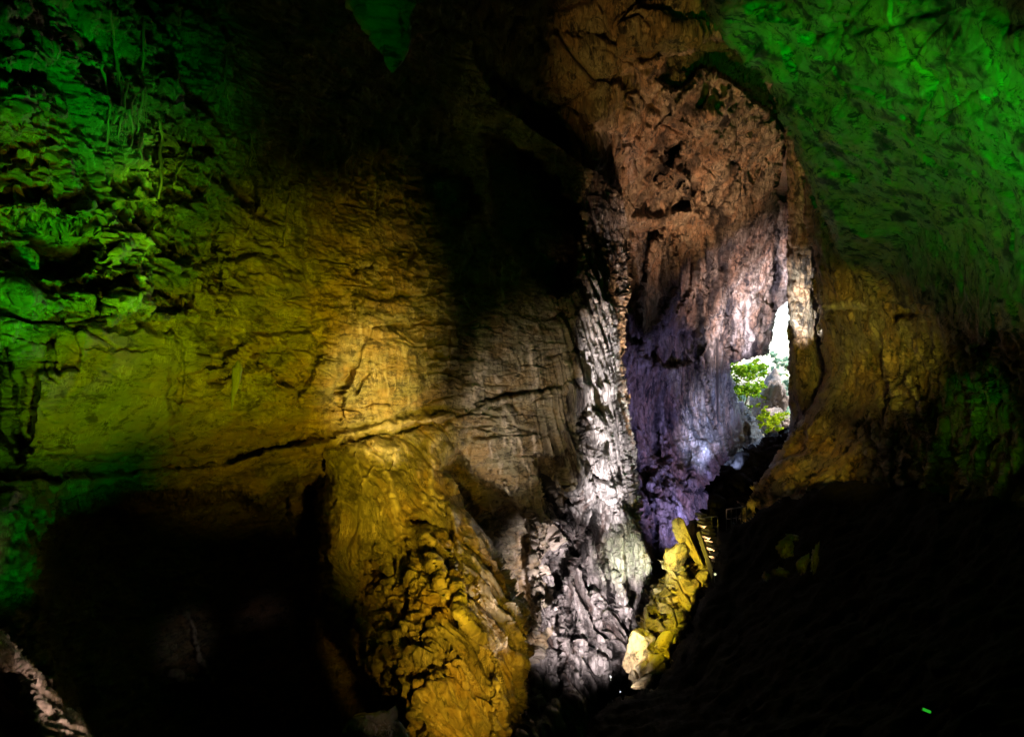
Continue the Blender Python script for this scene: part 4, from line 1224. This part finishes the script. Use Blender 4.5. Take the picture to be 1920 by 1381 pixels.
for i, (pp, lb) in enumerate(zip(root_px, rlab)):
    r = random.Random(i)
    dpt = [wall_depth(*p) for p in pp]
    P3, RR = [], []
    for j in range(len(pp) - 1):
        for q in (0, .25, .5, .75):
            x = pp[j][0] * (1 - q) + pp[j + 1][0] * q + r.uniform(-2.2, 2.2); y = pp[j][1] * (1 - q) + pp[j + 1][1] * q
            P3.append(at(x, y, dpt[j] * (1 - q) + dpt[j + 1] * q - .12)); RR.append(.040 * r.uniform(.6, 1.3) * (1 - .55 * (j + q) / len(pp)) * (1.4 if i == 4 else 1))
    b = P3[0].copy()
    v, f = tube([p - b for p in P3], RR, 6)
    vs_, fs_ = [(v, f)], 0
    for k in range(2 + i % 2):
        j = r.randrange(1, len(P3) - 4)
        br = [P3[j] - b]
        for q in range(4):
            br.append(br[-1] + Vector((r.uniform(-.12, .12), -.02, -r.uniform(.12, .3))))
        vs_.append(tube(br, [.016, .014, .012, .009, .005], 5))
    v, f = join(*vs_)
    o = mesh_obj('hanging_root', v, f, M_root, smooth=True); o.location = b
    tag(o, lb, 'root', 'roots hanging on the left wall')

# ================================================================== the mountain that closes the cave, and its mouth
def rough_grid(pts4, nu, nv, amp, seed, sc=.12):
    a, b, c, d = [Vector(p) for p in pts4]
    V = []
    for j in range(nv + 1):
        for i in range(nu + 1):
            u, v_ = i / nu, j / nv
            p = a.lerp(b, u).lerp(d.lerp(c, u), v_)
            V.append(p)
    A_ = np.array([v[:] for v in V])
    nrm = np.array(((b - a).cross(d - a)).normalized()[:])
    e = np.array([min(i, nu - i, j, nv - j) > 0 for j in range(nv + 1) for i in range(nu + 1)])
    n = fbm(A_[:, 0] * sc + seed, A_[:, 1] * sc, A_[:, 2] * sc, 4) * amp
    A_ += nrm[None] * (n * e)[:, None]
    Fc = [(j * (nu + 1) + i, j * (nu + 1) + i + 1, (j + 1) * (nu + 1) + i + 1, (j + 1) * (nu + 1) + i) for j in range(nv) for i in range(nu)]
    return [Vector(x) for x in A_], Fc


x0, x1, y0, y1, z0, z1 = -70, 80, -18, 92, -48, 55
hx0, hx1, hz0, hz1 = 19, 40, -8.5, 15
q = 26
parts = [rough_grid([(x0, y0, z0), (x1, y0, z0), (x1, y1, z0), (x0, y1, z0)], q, q, 6, 1),
         rough_grid([(x0, y0, z1), (x1, y0, z1), (x1, y1, z1), (x0, y1, z1)], q, q, 6, 2),
         rough_grid([(x0, y0, z0), (x0, y1, z0), (x0, y1, z1), (x0, y0, z1)], q, q, 6, 3),
         rough_grid([(x1, y0, z0), (x1, y1, z0), (x1, y1, z1), (x1, y0, z1)], q, q, 6, 4),
         rough_grid([(x0, y0, z0), (x1, y0, z0), (x1, y0, z1), (x0, y0, z1)], q, q, 6, 5),
         rough_grid([(x0, y1, z0), (hx0, y1, z0), (hx0, y1, z1), (x0, y1, z1)], q, q, 3, 6),
         rough_grid([(hx1, y1, z0), (x1, y1, z0), (x1, y1, z1), (hx1, y1, z1)], q, q, 3, 7),
         rough_grid([(hx0, y1, hz1), (hx1, y1, hz1), (hx1, y1, z1), (hx0, y1, z1)], q, q, 3, 8),
         rough_grid([(hx0, y1, z0), (hx1, y1, z0), (hx1, y1, hz0), (hx0, y1, hz0)], q, q, 3, 9)]
v, f = join(*parts)
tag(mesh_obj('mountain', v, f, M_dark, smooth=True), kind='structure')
plan = [(19, 92), (19, 70), (22, 61), (17.4, 46.2), (15.5, 42), (19, 30), (28, 45), (40, 60), (40, 92)]  # unseen passage walls, added to stop daylight leaking round the rock
pv, pf = [], []
for z, o_ in ((hz1, 0), (hz0, 0)):
    b = len(pv)
    pv += [Vector((x, y, z)) for x, y in plan]
    pf.append(tuple(range(b, b + len(plan))))
parts = [(pv, pf), rough_grid([(19, 92, hz0), (19, 68, hz0), (19, 68, hz1), (19, 92, hz1)], 20, 20, 1.0, 11),
         rough_grid([(40, 92, hz0), (40, 60, hz0), (40, 60, hz1), (40, 92, hz1)], 20, 20, 1.0, 12),
         rough_grid([(40, 60, hz0), (28, 45, hz0), (28, 45, hz1), (40, 60, hz1)], 16, 16, .6, 13),
         rough_grid([(28, 45, hz0), (19, 30, hz0), (19, 30, hz1), (28, 45, hz1)], 16, 16, .6, 14)]
v, f = join(*parts)
tag(mesh_obj('daylight_baffle', v, f, M_out, smooth=True), kind='structure')

# ================================================================== outside
M_soil = simple_mat('leaf_litter', (.10, .09, .05), .95)
v, f = rough_grid([(-400, 90, -9), (500, 90, -9), (500, 700, -14), (-400, 700, -14)], 60, 60, 3, 21, .03)
tag(mesh_obj('ground', v, f, M_soil, smooth=True), kind='structure')


def leaf_mat(name, col, trans):
    m = bpy.data.materials.new(name); m.use_nodes = True
    N, L = m.node_tree.nodes, m.node_tree.links
    for n in list(N): N.remove(n)
    out = N.new('ShaderNodeOutputMaterial')
    g = N.new('ShaderNodeNewGeometry')
    mx = N.new('ShaderNodeMix'); mx.data_type = 'RGBA'
    mx.inputs[6].default_value = (*col, 1); mx.inputs[7].default_value = (*trans, 1)
    L.new(g.outputs['Random Per Island'], mx.inputs['Factor'])
    d = N.new('ShaderNodeBsdfDiffuse'); t = N.new('ShaderNodeBsdfTranslucent')
    L.new(mx.outputs[2], d.inputs['Color']); L.new(mx.outputs[2], t.inputs['Color'])
    s_ = N.new('ShaderNodeMixShader'); s_.inputs[0].default_value = .5
    L.new(d.outputs[0], s_.inputs[1]); L.new(t.outputs[0], s_.inputs[2]); L.new(s_.outputs[0], out.inputs['Surface'])
    return m


LF1 = leaf_mat('bright_leaves', (.10, .26, .02), (.30, .42, .02))
LF2 = leaf_mat('lime_leaves', (.22, .36, .01), (.42, .46, .02))
LF3 = leaf_mat('hazed_leaves', (.26, .42, .28), (.45, .58, .45))  # leaf colour lightened in place of distant haze
M_bark = simple_mat('bark', (.12, .09, .06), .9)


def tree(base, clusters, nleaf, size, mat, seed, label, name='broadleaf_tree', cat='tree', tr=.22):
    r = random.Random(seed)
    e = empty(name, base)
    tag(e, label, cat)
    lims = []
    mid = Vector((0, 0, 0))
    for c, rad in clusters: mid += (c - base) / len(clusters)
    top = Vector((mid.x * .5, mid.y * .5, mid.z * .75))
    lims.append(tube([Vector((0, 0, -1)), top * .5 + Vector((.1, 0, 0)), top], [tr, tr * .75, tr * .5], 10))
    V, Fc = [], []
    for c, rad in clusters:
        c = c - base
        st_ = top * r.uniform(.5, 1)
        lims.append(tube([st_, st_.lerp(c, .5) + Vector((0, 0, .2)), c], [tr * .35, tr * .22, tr * .08], 6))
        k = int(nleaf * rad ** 2)
        subs = [c + Vector((r.gauss(0, 1), r.gauss(0, 1), r.gauss(0, 1))).normalized() * rad * r.uniform(.3, .95) for _ in range(max(4, k // 14))]
        for i in range(k):
            sc = r.choice(subs)
            p = sc + Vector((r.gauss(0, 1), r.gauss(0, 1), r.gauss(0, .7))) * rad * .16
            a = Vector((r.gauss(0, 1), r.gauss(0, 1), r.gauss(0, .6))).normalized()
            b = a.cross(Vector((r.gauss(0, 1), r.gauss(0, 1), r.gauss(0, 1)))).normalized()
            s_ = size * r.uniform(.6, 1.4)
            o = len(V)
            V += [p - a * s_, p + b * s_ * .45, p + a * s_, p - b * s_ * .45]
            Fc.append((o, o + 1, o + 2, o + 3))
    v, f = join(*lims)
    mesh_obj('trunk', v, f, M_bark, e, True)
    mesh_obj('crown', V, Fc, mat, e)
    return e


def cl(x, y, d, rpx): return (at(x, y, d), rpx / F0 * d)


tree(at(1384, 830, 108), [cl(1385, 690, 107, 20), cl(1405, 700, 108, 22), cl(1390, 730, 107, 20), cl(1425, 690, 110, 18), cl(1410, 735, 109, 18), cl(1380, 760, 108, 18), cl(1400, 765, 109, 12),
                           cl(1365, 715, 109, 20), cl(1425, 720, 112, 12)], 150, .30, LF1, 1, 'bright green leafy tree outside, left in the cave mouth')
tree(at(1440, 850, 100), [cl(1436, 770, 99, 9), cl(1430, 782, 99, 12), cl(1450, 790, 100, 15), cl(1462, 780, 101, 14), cl(1440, 800, 99, 12), cl(1425, 800, 99, 7), cl(1460, 800, 101, 12)], 190, .22, LF2, 2,
     'yellow green shrub growing in front of the brown outcrop outside', name='shrub', cat='shrub', tr=.1)
tree(at(1440, 850, 112), [cl(1430, 742, 112, 8), cl(1440, 750, 112, 8), cl(1422, 760, 112, 6)], 160, .2, LF2, 3, 'small lime green plant clinging to the top of the brown outcrop',
     name='shrub', cat='shrub', tr=.06)
tree(at(1465, 870, 150), [cl(1455, 675, 150, 12), cl(1475, 680, 150, 14), cl(1460, 700, 152, 12), cl(1445, 690, 150, 9), cl(1480, 720, 150, 14), cl(1468, 745, 150, 12), cl(1490, 690, 150, 16), cl(1470, 770, 150, 12), cl(1445, 665, 152, 10), cl(1430, 700, 152, 12), cl(1400, 690, 153, 14), cl(1390, 740, 153, 14), cl(1450, 720, 152, 12)],
     60, .42, LF3, 4, 'pale washed out tree farther off beside the bright sky')
tree(at(1520, 870, 130), [cl(1500, 690, 130, 24), cl(1530, 700, 130, 30), cl(1510, 740, 130, 26)], 60, .35, LF1, 5, 'green tree outside mostly hidden by the right rock edge')
boulder('rock_outcrop', 1440, 765, 114, 34, 56, 36, 8, 61, 'brown craggy rock pinnacle standing among the leaves outside the mouth', cat='rock outcrop', mat=M_out, rough=.1)
boulder('rock_outcrop', 1458, 800, 108, 34, 34, 30, -20, 62, 'grey rock at the foot of the brown pinnacle outside', cat='rock outcrop', mat=M_out, rough=.1)
